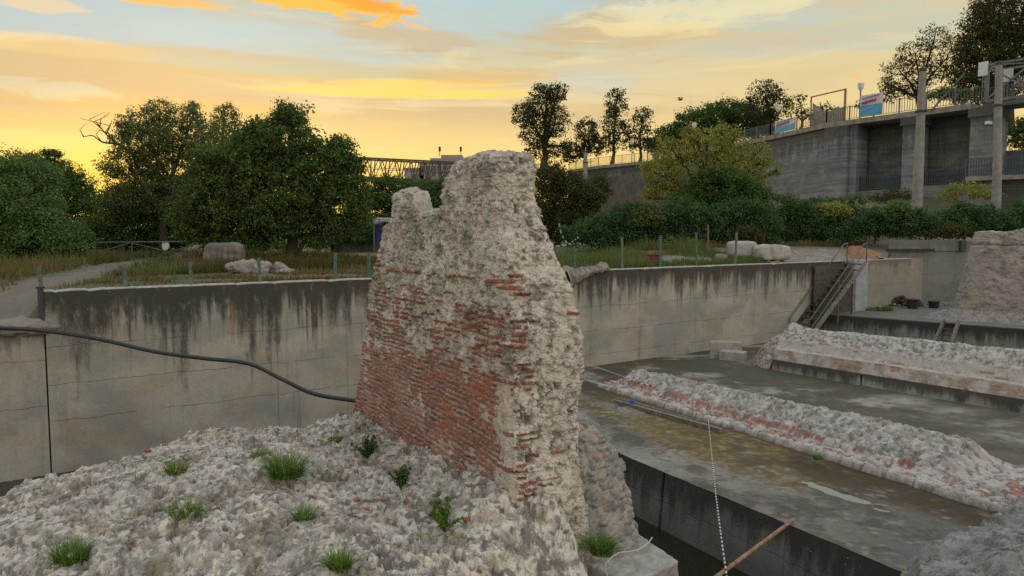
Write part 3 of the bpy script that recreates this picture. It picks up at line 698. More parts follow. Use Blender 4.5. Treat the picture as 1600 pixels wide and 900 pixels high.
rows = 16; extra = []; extc = []; top = P[-1]; sig = np.clip(peri[:, 0], .07, .95)
mc = mR(zt) + (mL(zt) - mR(zt)) * sig; tc_ = t_[-1] * .5; sx = C0[0] + mc * A_[0] + tc_ * B_[0]; sy = C0[1] + mc * A_[1] + tc_ * B_[1]; szz = Ttop(mc) * 0 + np.interp(sig, np.linspace(0, 1, 200), [float(np.interp(q, peri[:nf, 0], zt[:nf])) for q in np.linspace(0, 1, 200)])
for k in range(1, rows):
    t = k / (rows - 1); Gk = np.stack([lerp(top[:, 0], sx, t), lerp(top[:, 1], sy, t), lerp(top[:, 2], szz, t)], -1)
    Gk[:, 2] += .025 * math.sin(t * math.pi / 2) + .07 * t ** .5 * (fbm(Gk, .14, 4, 170) + .4 * fbm(Gk, .05, 3, 171)); extra.append(Gk)
    c_ = np.zeros(Gk.shape, np.float32) + np.array([.46, .42, .36], np.float32); extc.append(mixc(c_, [.27, .24, .19], sst(fbm(Gk, .1, 4, 172), 0, .35)))
PP = np.concatenate([P, np.array(extra)], 0); CC = np.concatenate([C, np.array(extc)], 0)
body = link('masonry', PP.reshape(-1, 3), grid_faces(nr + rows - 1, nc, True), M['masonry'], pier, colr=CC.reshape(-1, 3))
# cobble buttress at the back of the end face
res = (230, 300); T, Ph = np.meshgrid(np.linspace(0, 1, res[0]), np.linspace(0, 2 * math.pi, res[1], endpoint=False), indexing='ij')
rad = np.interp(T, [0, .15, .6, .85, .95, 1], [1.06, .98, .76, .56, .34, .0]); zz = np.interp(T, [0, 1], [-3.3, -1.30])
S = np.stack([.74 + rad * np.cos(Ph), 10.15 + rad * 1.1 * np.sin(Ph), zz], -1)
N = np.stack([np.cos(Ph), np.sin(Ph), .35 + 0 * Ph], -1)
w1, w2, wid = worley(S / .125 + .3 * np.stack([fbm(S, .15, 2, 180)] * 3, -1), 181)
d = .075 * sst(w2 - w1, 0, .4) * (1 - .8 * w1) + .10 * fbm(S, .5, 3, 182) + .01 * fbm(S, .04, 3, 183)
S = S + N * d[..., None]
Cb = np.zeros(S.shape, np.float32) + np.array([.38, .34, .30], np.float32); Cb = mixc(Cb, [.25, .25, .24], sst(wid, .3, .5)); Cb = mixc(Cb, [.40, .33, .28], sst(wid, .72, .78))
Cb = mixc(Cb, [.42, .39, .34], sst(-(w2 - w1), -.12, -.02) * .8)
lb = link('rubble_buttress', S.reshape(-1, 3), grid_faces(res[0], res[1], True), M['masonry'], pier, colr=Cb.reshape(-1, 3))
lb['label'] = 'grey cobbled rubble core leaning against the end of the pier'

# concrete block beside it
bt = [atZ(1000, 836, -2.98), atZ(900, 872, -2.98), atZ(972, 896, -2.98), atZ(1062, 876, -2.98)]
bt = [bt[1], bt[2] + Vector((.05, -.3, 0)), bt[3], bt[0]]
o_ = MB(); o_.hexa([v + Vector((0, 0, -.95)) for v in bt], bt); blk = o_.build('concrete_block', M['dusty'])
bv = blk.modifiers.new('b', 'BEVEL'); bv.width = .03; bv.segments = 2
sb = blk.modifiers.new('s', 'SUBSURF'); sb.subdivision_type = 'SIMPLE'; sb.levels = sb.render_levels = 5
tx = bpy.data.textures.new('t', 'CLOUDS'); tx.noise_scale = .12; dp = blk.modifiers.new('d', 'DISPLACE'); dp.texture = tx; dp.strength = .05; dp.mid_level = .5
tag(blk, 'worn concrete block with a rough edge at the foot of the cobbled core', 'block')

# ------------------------------------------------------------------ slab with puddles
e0 = np.array([2.06, 14.8]); e1 = np.array([4.86, 9.8]); ed = (e1 - e0) / np.linalg.norm(e1 - e0); en = np.array([-ed[1], ed[0]])   # en to the right
if en[0] < 0: en = -en
SA = np.concatenate([np.arange(-11, 11, .045), np.arange(11, 16, .3)]); SB = np.concatenate([[0.], np.arange(.012, 9, .04), np.arange(9, 30, .25)])
A2, B2 = np.meshgrid(SA, SB, indexing='ij')
X = e0[0] + A2 * ed[0] + B2 * en[0]; Y = e0[1] + A2 * ed[1] + B2 * en[1]
P = np.stack([X, Y, 0 * X], -1)
PX = 800 + F * X / Y; PY = 365 + F * (EYE - ZS) / Y
def spot(px, py, ra, rb, ang=0.):
    c = atZ(px, py, ZS); u = (X - c.x) * ed[0] + (Y - c.y) * ed[1]; v = (X - c.x) * en[0] + (Y - c.y) * en[1]
    return np.hypot(u / ra, v / rb)
nA = fbm(P, 1.2, 5, 200); nB = fbm(P, .25, 5, 201); nC = fbm(P, .06, 3, 202)
Z = ZS + .010 * nA + .008 * nB
pud = sst(spot(1318, 774, .80, .17) + .55 * nB + .3 * nA, 1.15, .6); Z = Z - .07 * pud
C = np.zeros(P.shape, np.float32) + np.array([.25, .235, .20], np.float32)
C = mixc(C, [.13, .125, .11], sst(nA, -.1, .35) * .8); C = mixc(C, [.34, .32, .275], sst(-nA + .5 * nB, .12, .4) * .7)
moss = sst(spot(1160, 712, 2.6, .85) + 1.0 * nB + .6 * nA + .8 * nC, 1.45, .55); C = mixc(C, [.145, .095, .030], moss * .9); C = mixc(C, [.30, .24, .12], moss * sst(fbm(P, .12, 4, 206), .1, .3) * .6)
moss = sst(spot(1070, 650, 2.6, .45) + .6 * nB, 1.2, .5); C = mixc(C, [.15, .14, .045], moss * .9)
brown = sst(spot(1340, 738, 4.2, .85) + .7 * nB + .5 * nA, 1.3, .8); C = mixc(C, [.085, .062, .032], brown * .9)
sL = (X - 2.4) * .479 - (Y - 21.1) * .878; qL = (X - 2.4) * .878 + (Y - 21.1) * .479
strip = sst(qL + .5 * nB + .6 * nA, -1.5, -.7) * (qL < .3); C = mixc(C, [.070, .050, .026], strip * .92)
och = sst(qL + .6 * nB + .5 * nA, -2.3, -1.3) * sst(-sL + 1.2 * nA, -8.2, -6.5) * sst(sL, .8, 2.2) * (qL < .3); C = mixc(C, [.15, .10, .032], och * .9); C = mixc(C, [.30, .23, .10], och * sst(fbm(P, .14, 5, 207, .7), .05, .25) * .7)
C = mixc(C, [.06, .05, .035], sst(.10 - np.abs(qL + .02), 0, .08) * .7)
back = sst(B2, 3.1, 3.6) * sst(-A2, -13, 3); C = mixc(C, [.095, .08, .05], back * sst(nA + .5 * nB, -.5, .1) * .95)
wl = spot(1040, 580, 9, 1.) ; C = mixc(C, [.13, .10, .07], sst(nB, .1, .4) * .6)
green = sst(-Y, -24.8, -26) * 0 + sst(A2, -6, -9); C = mixc(C, [.085, .08, .04], green * sst(nA + nB, -.3, .3) * .9)
nr_ = sst(spot(1440, 850, 2.2, 1.3) + .4 * nB, 1.2, .5); C = mixc(C, [.15, .135, .12], nr_ * .8)
lum = sst(spot(1090, 735, .30, .22) + .5 * nB, 1.2, .6); C = mixc(C, [.10, .085, .06], lum * .8); Z = Z + .05 * lum * (1 + nB)
lum = sst(spot(970, 640, .9, .4) + .5 * nB, 1.2, .6); C = mixc(C, [.19, .18, .17], lum * .8); Z = Z + .05 * lum * (.6 + 1.5 * nB)
C = mixc(C, [.36, .33, .24], sst(fbm(P, .10, 4, 203) + .8 * nB + .3 * nA, .42, .62) * .55 * sst(-B2, -3.4, -2.4)); C = mixc(C, [.075, .07, .055], sst(fbm(P, .5, 6, 204, .7) + .4 * nA, .10, .30) * .65)
# long scored rectangle
cr = sst(np.abs(spot(1200, 755, 2.3, .5) - 1), .03, .008); C = mixc(C, [.09, .085, .08], cr * .6)
slab = link('slab', np.concatenate([np.stack([X, Y, Z], -1).reshape(-1, 3)]), grid_faces(len(SA), len(SB)), M['slab'], origin=(6, 14, ZS), smooth=True, colr=C.reshape(-1, 3)); slab['kind'] = 'structure'
# side of the slab towards the pit
M['slabside'] = concrete('slab side', 0., .9, (-.55,), (1.6, 4.4, 7.2), ((.20, .20, .19), (.13, .135, .13)), (.03, .03, .028), .5, seed=12.)
sd_ = MB(); Ls = 27.
for (x0, x1) in [(-11, 1.55), (1.62, 27)]:
    sd_.hexa([(x0, -.16, -1.6), (x1, -.16, -1.6), (x1, .25, -1.6), (x0, .25, -1.6)], [(x0, .0, -.012), (x1, .0, -.012), (x1, .25, -.012), (x0, .25, -.012)])
so = link('slab_side', [tuple(v) for v in sd_.v], sd_.f, M['slabside'], origin=(0, 0, 0)); so.location = (e0[0], e0[1], ZS); so.rotation_euler = (0, 0, math.atan2(ed[1], ed[0])); so['kind'] = 'structure'
for v in so.data.vertices:
    pass
pw = atZ(1312, 772, ZS - .012)
m_, n, b = newmat('clear puddle'); b.inputs['Base Color'].default_value = (.03, .028, .02, 1); b.inputs['Roughness'].default_value = .02; b.inputs['IOR'].default_value = 2.6; b.inputs['Specular IOR Level'].default_value = 1.
M['puddle'] = m_
q = [(math.cos(t) * 1.6, math.sin(t) * .45) for t in np.linspace(0, 2 * math.pi, 40, endpoint=False)]
po = link('puddle', [(pw.x + u * ed[0] + v * en[0], pw.y + u * ed[1] + v * en[1], ZS - .019) for u, v in q], [tuple(range(40))], M['puddle'], origin=(pw.x, pw.y, ZS)); po['kind'] = 'structure'
# standing water in the pit
sheet('pit_water', [(-30, -5), (10, -5), (8, 12), (0, 22), (-30, 2)], -4.28, M['water'])
lw = sheet('channel_water', [(-30, 4), (-4, 4), (-4, 20.), (-12, 14.5), (-30, 2)], -3.98, M['water'])

# ------------------------------------------------------------------ long low rubble wall (nearer)
S0 = np.array([2.4, 21.1]); D1 = np.array([.479, -.878]); N1 = np.array([.878, .479])
sv = np.arange(-.3, 15, .02); qv = np.arange(-.1, 3.2, .02); Sg, Qg = np.meshgrid(sv, qv, indexing='ij')
X = S0[0] + Sg * D1[0] + Qg * N1[0]; Y = S0[1] + Sg * D1[1] + Qg * N1[1]; P = np.stack([X, Y, 0 * X], -1)
j1 = fbm(P, .7, 4, 210); j2 = fbm(P, .18, 4, 211)
crq = np.interp(Sg, [0, 3, 9.7, 15], [1.1, 1.35, 1.9, 2.0]); q_ = Qg + .08 * j1 + .05 * j2
rise = sst(q_, .42, 1.) * 0
sl = np.clip((q_ - .50) / (crq - .50), 0, 1)
crz = np.interp(Sg, [0, .5, 9, 15], [.30, .35, .41, .42])
ridge_on = sst(Sg + .3 * j1, .35, .75) * sst(-Sg - .25 * j1, -10.1, -9.3)
h = .17 * sst(q_, -.02, .05) + ridge_on * crz * (sl ** .55) * (1 - sst(q_, crq + .1, crq + .75)) - .0
h = h * (1 - sst(q_, crq + .5, crq + .85)) * sst(Sg + .15 * j2 + .1 * j1, -.15, .1)
w1, w2, wid = worley(np.stack([X / .11, Y / .11, 0 * X], -1), 215)
pits = sst(fbm(P, .09, 3, 217, .65), .08, .26); h = h + sst(h, .03, .1) * (.03 * fbm(P, .07, 3, 216, .7) - .04 * pits + .075 * (wid - .3) * sst(w2 - w1, 0, .15) * (.35 + .65 * ridge_on * sst(sl, 0, .15)) + .03 * j2 + .06 * j1)
Z = ZS - .05 + h
C = np.zeros(P.shape, np.float32) + np.array([.50, .46, .425], np.float32)
k1 = fbm(P, .3, 4, 220); C = mixc(C, [.24, .235, .23], sst(wid, .35, .6) * .6 * ridge_on * sst(sl, .02, .12)); C = mixc(C, [.46, .42, .35], sst(sl, .75, 1.) * ridge_on * .6)
C = mixc(C, [.26, .22, .18], sst(k1, 0, .4) * .5); C = mixc(C, [.13, .12, .11], pits * .65); C = mixc(C, [.62, .59, .55], (wid < .2) * .5 * ridge_on)  # pits mix: crevice shade painted into the colour
bd = sst(.16 - np.abs(q_ - .50 - .04 * np.sin(Sg)), 0, .03) * .8 + sst(.10 - np.abs(q_ - .20), 0, .03) * .55
bd = bd * sst(fbm(P, .8, 3, 221), -.4, -.05) * 1.1; bd = np.where(Sg > 10.3, np.where(q_ > .1, .75, 0) * (q_ < 1.5) * sst(fbm(P, .6, 3, 222), -.15, .1), bd)
bm, i1, i2 = bricks(Sg + .04 * j2, q_ + .03 * j2, bd * .85, 9, .17, .34, .80)
bcol = np.zeros(P.shape, np.float32) + np.array([.30, .115, .08], np.float32); bcol = mixc(bcol, [.40, .17, .11], (i2 > .6) * 1.); bcol = mixc(bcol, [.26, .18, .15], sst(k1, -.1, .3) * .6)
C = C + (bcol - C) * (sst(bm, .15, .5) * sst(h, .08, .13) * .85)[..., None]; Z = Z + .02 * bm * sst(h, .08, .13)
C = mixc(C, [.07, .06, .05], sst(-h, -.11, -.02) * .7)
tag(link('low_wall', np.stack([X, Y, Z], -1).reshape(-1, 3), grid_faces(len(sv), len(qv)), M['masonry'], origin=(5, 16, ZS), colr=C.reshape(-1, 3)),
    'long low rubble wall with flat red bricks along its near ledge, crossing the wet slab', 'ruin')

# ------------------------------------------------------------------ second low wall on a concrete plinth
S2 = np.array([8.45, 23.7]); D2 = np.array([.579, -.815]); N2 = np.array([.815, .579])
w2o = thing('low_wall', (11, 21, ZS), 'long rubble wall with pale stony top raised on a grey concrete plinth, farther of the two low walls', 'ruin')
ang2 = math.atan2(D2[1], D2[0])
M['plinth'] = concrete('plinth', .35, .9, (), (), ((.34, .35, .35), (.24, .25, .26)), slen=.30, seed=17., rot=(.579, -.815))
pl = MB()
for (x0, x1) in [(0, 2.98), (3.04, 12)]:
    pl.hexa([S2[0] + 0 * x0, ] and [(S2[0] + x * D2[0] + y * N2[0], S2[1] + x * D2[1] + y * N2[1], ZS - .2) for x, y in ((x0, 0), (x1, 0), (x1, .5), (x0, .5))],
            [(S2[0] + x * D2[0] + y * N2[0], S2[1] + x * D2[1] + y * N2[1], -2.88) for x, y in ((x0, .02), (x1, .02), (x1, .5), (x0, .5))])
# plinth is kept in world coordinates, its runs come from the top
po = pl.build('plinth', M['plinth'], w2o)
sv = np.arange(-1.35, 12, .025); tv = np.linspace(0, 1, 120); Sg, Tg = np.meshgrid(sv, tv, indexing='ij')
# profile: front foot -> sloping brick band -> ledge -> rubble rise -> crest -> back
pq = np.array([.05, .16, .30, .42, .95, 1.2, 1.7, 2.1]); pzz = np.array([0, .36, .38, .64, .95, .98, .86, 0]); pt = np.array([0, .2, .3, .45, .68, .78, .9, 1.])
q_ = np.interp(Tg, pt, pq); hz = np.interp(Tg, pt, pzz); on = sst(Sg, -1.25, -.2)
hz = hz * (.55 + .45 * on) + .12 * np.interp(Sg, [0, 8], [0, 1]) * sst(Tg, .3, .6)
bz = np.where(Sg > 0, -2.90, lerp(-2.90, ZS - .03, sst(-Sg, 0, .15))); 
Zb = bz + hz * np.where(Sg > 0, 1., 1.15); q_ = lerp(1.0, q_, np.sqrt(np.clip((Sg + 1.37) / .9, 0.02, 1)))
Zb = lerp(ZS - .08, Zb, np.sqrt(np.clip((Sg + 1.37) / .5, 0, 1)))
X = S2[0] + Sg * D2[0] + q_ * N2[0]; Y = S2[1] + Sg * D2[1] + q_ * N2[1]; P = np.stack([X, Y, Zb], -1)
w1, w2, wid = worley(P / .11, 231); stony = sst(Tg, .42, .5) * sst(-Tg, -1, -.93)
stony = np.maximum(stony, sst(-Sg, .1, .4))
pits = sst(fbm(P, .10, 3, 237, .65), .08, .26) * (.3 + .7 * stony); dd_ = -.04 * pits + stony * (.035 * fbm(P, .08, 3, 236, .7) + .055 * (wid - .2) * sst(w2 - w1, 0, .15)) + .03 * fbm(P, .15, 4, 232) * (.3 + stony) + .05 * fbm(P, .6, 3, 233)
P[..., 2] += dd_ * .8; P[..., 0] -= dd_ * N2[0] * .6; P[..., 1] -= dd_ * N2[1] * .6
C = np.zeros(P.shape, np.float32) + np.array([.50, .47, .435], np.float32); C = mixc(C, [.32, .315, .31], sst(wid, .4, .6) * stony * .6)
C = mixc(C, [.52, .49, .44], sst(Tg, .64, .75) * .6); C = mixc(C, [.14, .13, .12], pits * .6)  # hollows darkened by the pits mask, shade put into the colour
k1 = fbm(P, .4, 4, 235); bandm = sst(.5 - np.abs(Tg - .1) * 4.5, 0, .2) * (1 - stony); C = mixc(C, [.30, .22, .18], bandm * sst(k1, -.3, .2) * .7)
bm, i1, i2 = bricks(Sg, P[..., 2], np.where(Tg < .46, .30, .02) * sst(k1, -.2, .2), 19, .09, .3, .62)
dg = np.abs(Sg + .55 - (P[..., 2] + 2.6) * .75) < .17; bm2, _, _ = bricks(Sg * .8 + 3, P[..., 2] * .95, np.where(dg & (Tg < .62), .9, 0.), 29, .07, .2, .6); bm = np.maximum(bm, bm2)
C = mixc(C, [.33, .15, .10], sst(bm, .2, .6) * .8)
link('rubble_core', P.reshape(-1, 3), grid_faces(len(sv), len(tv)), M['masonry'], w2o, colr=C.reshape(-1, 3))
bl2 = MB(); c = atZ(1145, 562, ZS); bl2.box((c.x, c.y, ZS + .14), (.85, .5, .34), ang2 + .4, .02); bl2.box((c.x - .1, c.y + .55, ZS + .27), (1.1, .4, .6), ang2 + .7, .02)
tag(bl2.build('concrete_footing', M['dusty']), 'small stepped concrete footing where the farther low wall meets the retaining wall', 'block')

# ------------------------------------------------------------------ terrace, its edge wall, far walls and ruin
T0 = Vector((13.4, 31.6, 0)); T1 = Vector((18.5, 26.7, 0)); T2 = Vector((23.5, 21.8, 0))
TD = (T1 - T0).normalized(); TN = Vector((-TD.y, TD.x, 0)); 
M['edgewall'] = concrete('edge wall', 0., 1., (), (3.,), ((.27, .28, .28), (.19, .20, .20)), (.03, .03, .03), .55, seed=23.)
ew = MB(); Lw = 16; ew.hexa([(0, -.0, -1.0), (Lw, 0, -1.0), (Lw, .3, -1.0), (0, .3, -1.0)], [(0, .0, 0), (Lw, 0, 0), (Lw, .3, 0), (0, .3, 0)])
eo = link('edge_wall', [tuple(v) for v in ew.v], ew.f, M['edgewall'], origin=(0, 0, 0)); eo.location = (T0.x, T0.y, -2.28); eo.rotation_euler = (0, 0, math.atan2(TD.y, TD.x))
tag(eo, 'waist-high grey concrete wall with black damp stains holding the terrace at the right', 'wall')
M['terr'] = simple('terrace dust', (.19, .175, .15, 1), (.13, .12, .105, 1), 2, .95, .6)
tq = [T0 + TN * .29, T0 + TD * 16 + TN * .29, Vector((44, 36, 0)), Vector((30, 44, 0)), Vector((18.5, 37, 0)), wallpt(1320, -.02)]
sheet('terrace', [(v.x, v.y) for v in tq], -2.284, M['terr'])
# pale column
c = wallpt(1336, -.12); cl = MB(); cl.box((c.x, c.y, -1.15), (.92, .42, 2.34), WANG - .15, .012)
M['palecol'] = simple('pale column', (.36, .40, .45, 1), (.28, .31, .35, 1), 3, .9, .4)
tag(cl.build('concrete_column', M['palecol']), 'pale blue-grey concrete column at the top of the metal stairs', 'column')
# back wall
M['backwall'] = concrete('back wall', 0., .35, (-.55, -1.7), (1.8,), ((.27, .28, .25), (.20, .21, .19)), slen=.5, seed=33.)
bwm = MB(); bwm.hexa([(0, 0, -3.3), (12, 0, -3.3), (12, .35, -3.3), (0, .35, -3.3)], [(0, 0, 0), (12, 0, 0), (12, .35, 0), (0, .35, 0)])
bwm.hexa([(-.15, -.06, -.52), (3.3, -.06, -.52), (3.3, 0, -.52), (-.15, 0, -.52)], [(-.15, -.06, .03), (3.3, -.06, .03), (3.3, 0, .03), (-.15, 0, .03)])
bo = link('back_wall', [tuple(v) for v in bwm.v], bwm.f, M['backwall'], origin=(0, 0, 0)); pB = atY(1393, 376, 37.6); bo.location = (pB.x, pB.y, pB.z); bo.rotation_euler = (0, 0, R(-4))
tag(bo, 'taller mossy grey concrete wall at the back corner of the terrace', 'wall')
bp = MB(); a = atY(1384, 391, 37.3); bq = atY(1460, 391, 37.1); bp.beam(a, bq, .10, .14)
tag(bp.build('black_beam', M['bucket']), 'black steel channel laid along the front of the taller back wall', 'beam')
bxp = MB(); a = atY(1503, 384, 37.3); bxp.box((a.x, a.y, a.z), (.3, .3, .55), .1, .01)
tag(bxp.build('meter_box', M['darkpost']), 'small dark box at the right end of the back wall', 'box')
# big ruin at the right edge
RB = np.array([18.3, 30.9]); RD = np.array([.80, -.60]); RN = np.array([.60, .80])
sv = np.arange(-.6, 9, .03); zv = np.concatenate([np.linspace(0, 1, 130), np.linspace(1.02, 1.5, 30)]); Sg, Tg = np.meshgrid(sv, zv, indexing='ij')
tp = 1.28 + .12 * fbm(np.stack([Sg, 0 * Sg, 0 * Sg], -1), .6, 4, 240) + .04 * Sg
Zb = np.where(Tg <= 1, -2.6 + (tp + 2.6) * Tg, tp + .03 * (Tg - 1)); off = np.where(Tg <= 1, .35 * Tg + .25 * sst(Tg, .0, .06) * 0, .35 + (Tg - 1) * 4)
left = .8 * np.clip(Tg, 0, 1)                                              # battered left edge
Ss = left + (Sg + .6) * (9.6 - left) / 9.6
rnd = .5 * (1 - np.sqrt(np.clip((Sg + .6) / .5, 0, 1)))
X = RB[0] + Ss * RD[0] + (off + rnd * 2.) * RN[0]; Y = RB[1] + Ss * RD[1] + (off + rnd * 2.) * RN[1]; P = np.stack([X, Y, Zb], -1)
w1, w2, wid = worley(np.stack([Ss / .2, Zb / .13, X * 0], -1), 241)
k1 = fbm(P, .7, 4, 242); lay = sst(Zb, .62, .75)
d = .05 * sst(w2 - w1, 0, .3) * (.35 + .65 * lay) + .12 * k1 + .05 * fbm(P, .15, 4, 243) - .10 * sst(.05 - np.abs(Zb - .72 - .03 * k1), 0, .03)
P[..., 0] -= d * RN[0]; P[..., 1] -= d * RN[1]; P[..., 2] += .05 * fbm(P, .2, 3, 244) * (Tg > .9)
C = np.zeros(P.shape, np.float32) + np.array([.33, .295, .265], np.float32); C = mixc(C, [.42, .39, .35], sst(k1, -.1, .4) * .6); C = mixc(C, [.38, .36, .34], lay * .6)
C = mixc(C, [.15, .135, .12], sst(fbm(P, .25, 4, 245), .12, .4) * .55)
bm, _, _ = bricks(Ss, Zb, np.where((np.abs(Zb - .80) < .07), .7, .03), 49, .1, .35, .5); C = mixc(C, [.24, .11, .085], sst(bm, .2, .6) * .8)
ru = thing('ruin_wall', (21, 29.5, -2.3), 'massive crumbling wall block with a layered top at the right edge', 'ruin')
link('masonry', P.reshape(-1, 3), grid_faces(len(sv), len(zv)), M['masonry'], ru, colr=C.reshape(-1, 3))
# rubble apron at its foot
sv = np.arange(-.9, 9, .04); qv = np.arange(0, 2.2, .04); Sg, Qg = np.meshgrid(sv, qv, indexing='ij')
X = RB[0] + Sg * RD[0] - (1.9 - Qg) * RN[0]; Y = RB[1] + Sg * RD[1] - (1.9 - Qg) * RN[1]; P = np.stack([X, Y, 0 * X], -1)
hgt = (.28 * sst(Qg + .3 * fbm(P, .6, 3, 250), .25, 1.4)) * sst(Sg, -.9, .3); w1, w2, wid = worley(P / .2, 251); hgt = hgt + sst(hgt, 0, .08) * .09 * sst(w2 - w1, 0, .3)
P[..., 2] = -2.31 + hgt; C = np.zeros(P.shape, np.float32) + np.array([.30, .275, .25], np.float32); C = mixc(C, [.2, .18, .165], sst(wid, .4, .6) * .7)
link('rubble_apron', P.reshape(-1, 3), grid_faces(len(sv), len(qv)), M['masonry'], ru, colr=C.reshape(-1, 3))

# rubble ridge at the lower right corner, close to the camera
xs = np.arange(2.8, 9.6, .016); ys = np.arange(4.2, 11.6, .018); X, Y = np.meshgrid(xs, ys, indexing='ij'); P = np.stack([X, Y, 0 * X], -1)
e_ = [(3.3, 3.8), (3.2, 6.6), (3.75, 7.75), (4.35, 8.5), (5.3, 9.05), (6.1, 9.7), (6.9, 10.6), (10.5, 11.4), (10.5, 3.8)]
sd = polysd(X, Y, e_) + .22 * fbm(P, .6, 4, 260)
Z = -4.9 + 1.45 * sst(sd, -.30, -.05) + 1.0 * sst(sd, -.12, .5) + .55 * sst(sd, .3, 2.2) - .06 * sst(fbm(P, .15, 4, 267), .18, .34) + .14 * fbm(P, .8, 3, 261)
w1, w2, wid = worley(P / .16, 262); Z = Z + .045 * (wid - .5) * sst(w2 - w1, 0, .15) + .06 * fbm(P, .22, 5, 263, .65) + .035 * fbm(P, .08, 4, 266, .7) + .012 * sst(worley(P / .06, 264)[0], .7, .2)
P[..., 2] = Z; C = np.zeros(P.shape, np.float32) + np.array([.29, .27, .255], np.float32); C = mixc(C, [.21, .20, .19], sst(wid, .45, .6) * .5); C = mixc(C, [.40, .37, .34], sst(fbm(P, .3, 4, 265), 0, .3) * .7); C = mixc(C, [.12, .11, .10], sst(fbm(P, .15, 4, 267), .18, .34) * .8); C = mixc(C, [.17, .155, .14], sst(fbm(P, .07, 3, 268), .12, .3) * .6)  # sunken pits get painted shade, using the same noise as their depth
tag(link('rubble_ridge', P.reshape(-1, 3), grid_faces(len(xs), len(ys)), M['rock'], origin=(6, 8, -3.5), colr=C.reshape(-1, 3)),
    'grey gritty rubble mass filling the bottom right corner, beside the wet slab', 'ruin')
hidden_floor = None
#PART2
# ================================================================== PROMENADE on the right
DK = [Vector((8.1, 106.8, 0)), Vector((11.5, 99.7, 0)), Vector((16.9, 93.4, 0)), Vector((24, 69.5, 0)), Vector((25.9, 61.6, 0)), Vector((32.7, 51.6, 0))]
ZD = 10.3
def deck(px):
    k = (px - 800) / F
    for a, b in zip(DK[:-1], DK[1:]):
        d = b - a; den = d.x - k * d.y
        t = (k * a.y - a.x) / den
        if -1e-6 <= t <= 1 + 1e-6 or (b is DK[-1] and t > 0): return a + d * t
    return DK[0]
PD = (DK[5] - DK[4]).normalized(); PN = Vector((-PD.y, PD.x, 0))           # PN points back/right
if PN.x < 0: PN = -PN
pr = thing('promenade', (26, 66, 3), 'long raised concrete promenade with recessed bays, pillars and railings on the hillside', 'viaduct')
def wallseg(mb, a, b, z0, z1, th, off=0.):
    d = (b - a).normalized(); n_ = Vector((-d.y, d.x, 0)); n_ = n_ if n_.x > 0 else -n_
    a2, b2 = a + n_ * off, b + n_ * off
    mb.hexa([a2 + Vector((0, 0, z0)), b2 + Vector((0, 0, z0)), b2 + n_ * th + Vector((0, 0, z0)), a2 + n_ * th + Vector((0, 0, z0))],
            [a2 + Vector((0, 0, z1)), b2 + Vector((0, 0, z1)), b2 + n_ * th + Vector((0, 0, z1)), a2 + n_ * th + Vector((0, 0, z1))])
    return mb
wl = MB()
for a, b in zip(DK[:4], DK[1:5]): wallseg(wl, a, b, 0, ZD - .42, .6, .14)
wl.build('wall', M['prom'], pr)
wl = MB(); wallseg(wl, DK[0], deck(1185), 0, 8.55, .5, -.02)
M['prom2'] = simple('masonry courses', (.145, .13, .115, 1), (.09, .08, .075, 1), 1.2, .95, .6)
wl.build('lower_wall', M['prom2'], pr)
cp = MB()
for a, b in zip(DK[:4], DK[1:5]): wallseg(cp, a, b, ZD - .40, ZD, .75, -.08)
wallseg(cp, deck(1284), deck(1506), ZD - .40, ZD + .002, 3.3, -.12)
cp.build('coping', M['coping'], pr)
for (p0, p1, off, z0) in [(1286, 1321, -.35, 0), (1321.5, 1333, .0, 0), (1404, 1428, -.1, 0), (1508, 1547, -.15, 0)]:
    m_ = MB(); wallseg(m_, deck(p0), deck(p1), z0, ZD - .43, 2.2 if off < -.3 else 1.5, off)
    if p0 in (1404, 1508): wallseg(m_, deck(p0 - 3), deck(p1 + 4), ZD - 1.0, ZD - .405, 1.7, off - .12)
    m_.build('pillar', M['prom'], pr)
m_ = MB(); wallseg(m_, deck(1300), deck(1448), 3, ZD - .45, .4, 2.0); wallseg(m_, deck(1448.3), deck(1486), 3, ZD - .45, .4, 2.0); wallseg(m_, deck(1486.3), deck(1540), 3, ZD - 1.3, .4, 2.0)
m_.build('recess_wall', M['promshade'], pr)
m_ = MB(); wallseg(m_, deck(1330), deck(1404), 0, 4.6, 3., .35); wallseg(m_, deck(1428), deck(1508), 0, 4.75, 3., .35)
m_.build('ledge', M['prom'], pr)
def railing(a, b, z0, h, mat, parent, bay=2., bars=9, r=.016, name='railing'):
    a, b = Vector(a), Vector(b); L_ = (b - a).length; nb_ = max(1, round(L_ / bay)); m_ = MB(); d = (b - a) / nb_
    for i in range(nb_):
        p = a + d * i; q = p + d
        m_.beam(p + Vector((0, 0, z0)), p + Vector((0, 0, z0 + h)), .09)
        m_.beam(p + Vector((0, 0, z0 + h * .93)), q + Vector((0, 0, z0 + h * .93)), .045); m_.beam(p + Vector((0, 0, z0 + .12)), q + Vector((0, 0, z0 + .12)), .04)
        for k in range(1, bars + 1):
            t = p + d * (k / (bars + 1)); m_.beam(t + Vector((0, 0, z0 + .12)), t + Vector((0, 0, z0 + h * .93)), r * 2)
    m_.beam(b + Vector((0, 0, z0)), b + Vector((0, 0, z0 + h)), .09)
    return m_.build(name, mat, parent)
for a, b in [(DK[0], DK[1]), (DK[1], DK[2]), (DK[2], DK[3]), (DK[3], DK[4]), (DK[4], deck(1527))]:
    railing(a + PN * .12, b + PN * .12, ZD, 1.15, M['railing'], pr)
railing(deck(1336) + PN * .5, deck(1402) + PN * .5, 4.6, 1.25, M['bluerail'], pr, 1.6, 9, .022)
railing(deck(1431) + PN * .5, deck(1507) + PN * .5, 4.75, 1.25, M['bluerail'], pr, 1.6, 9, .022)
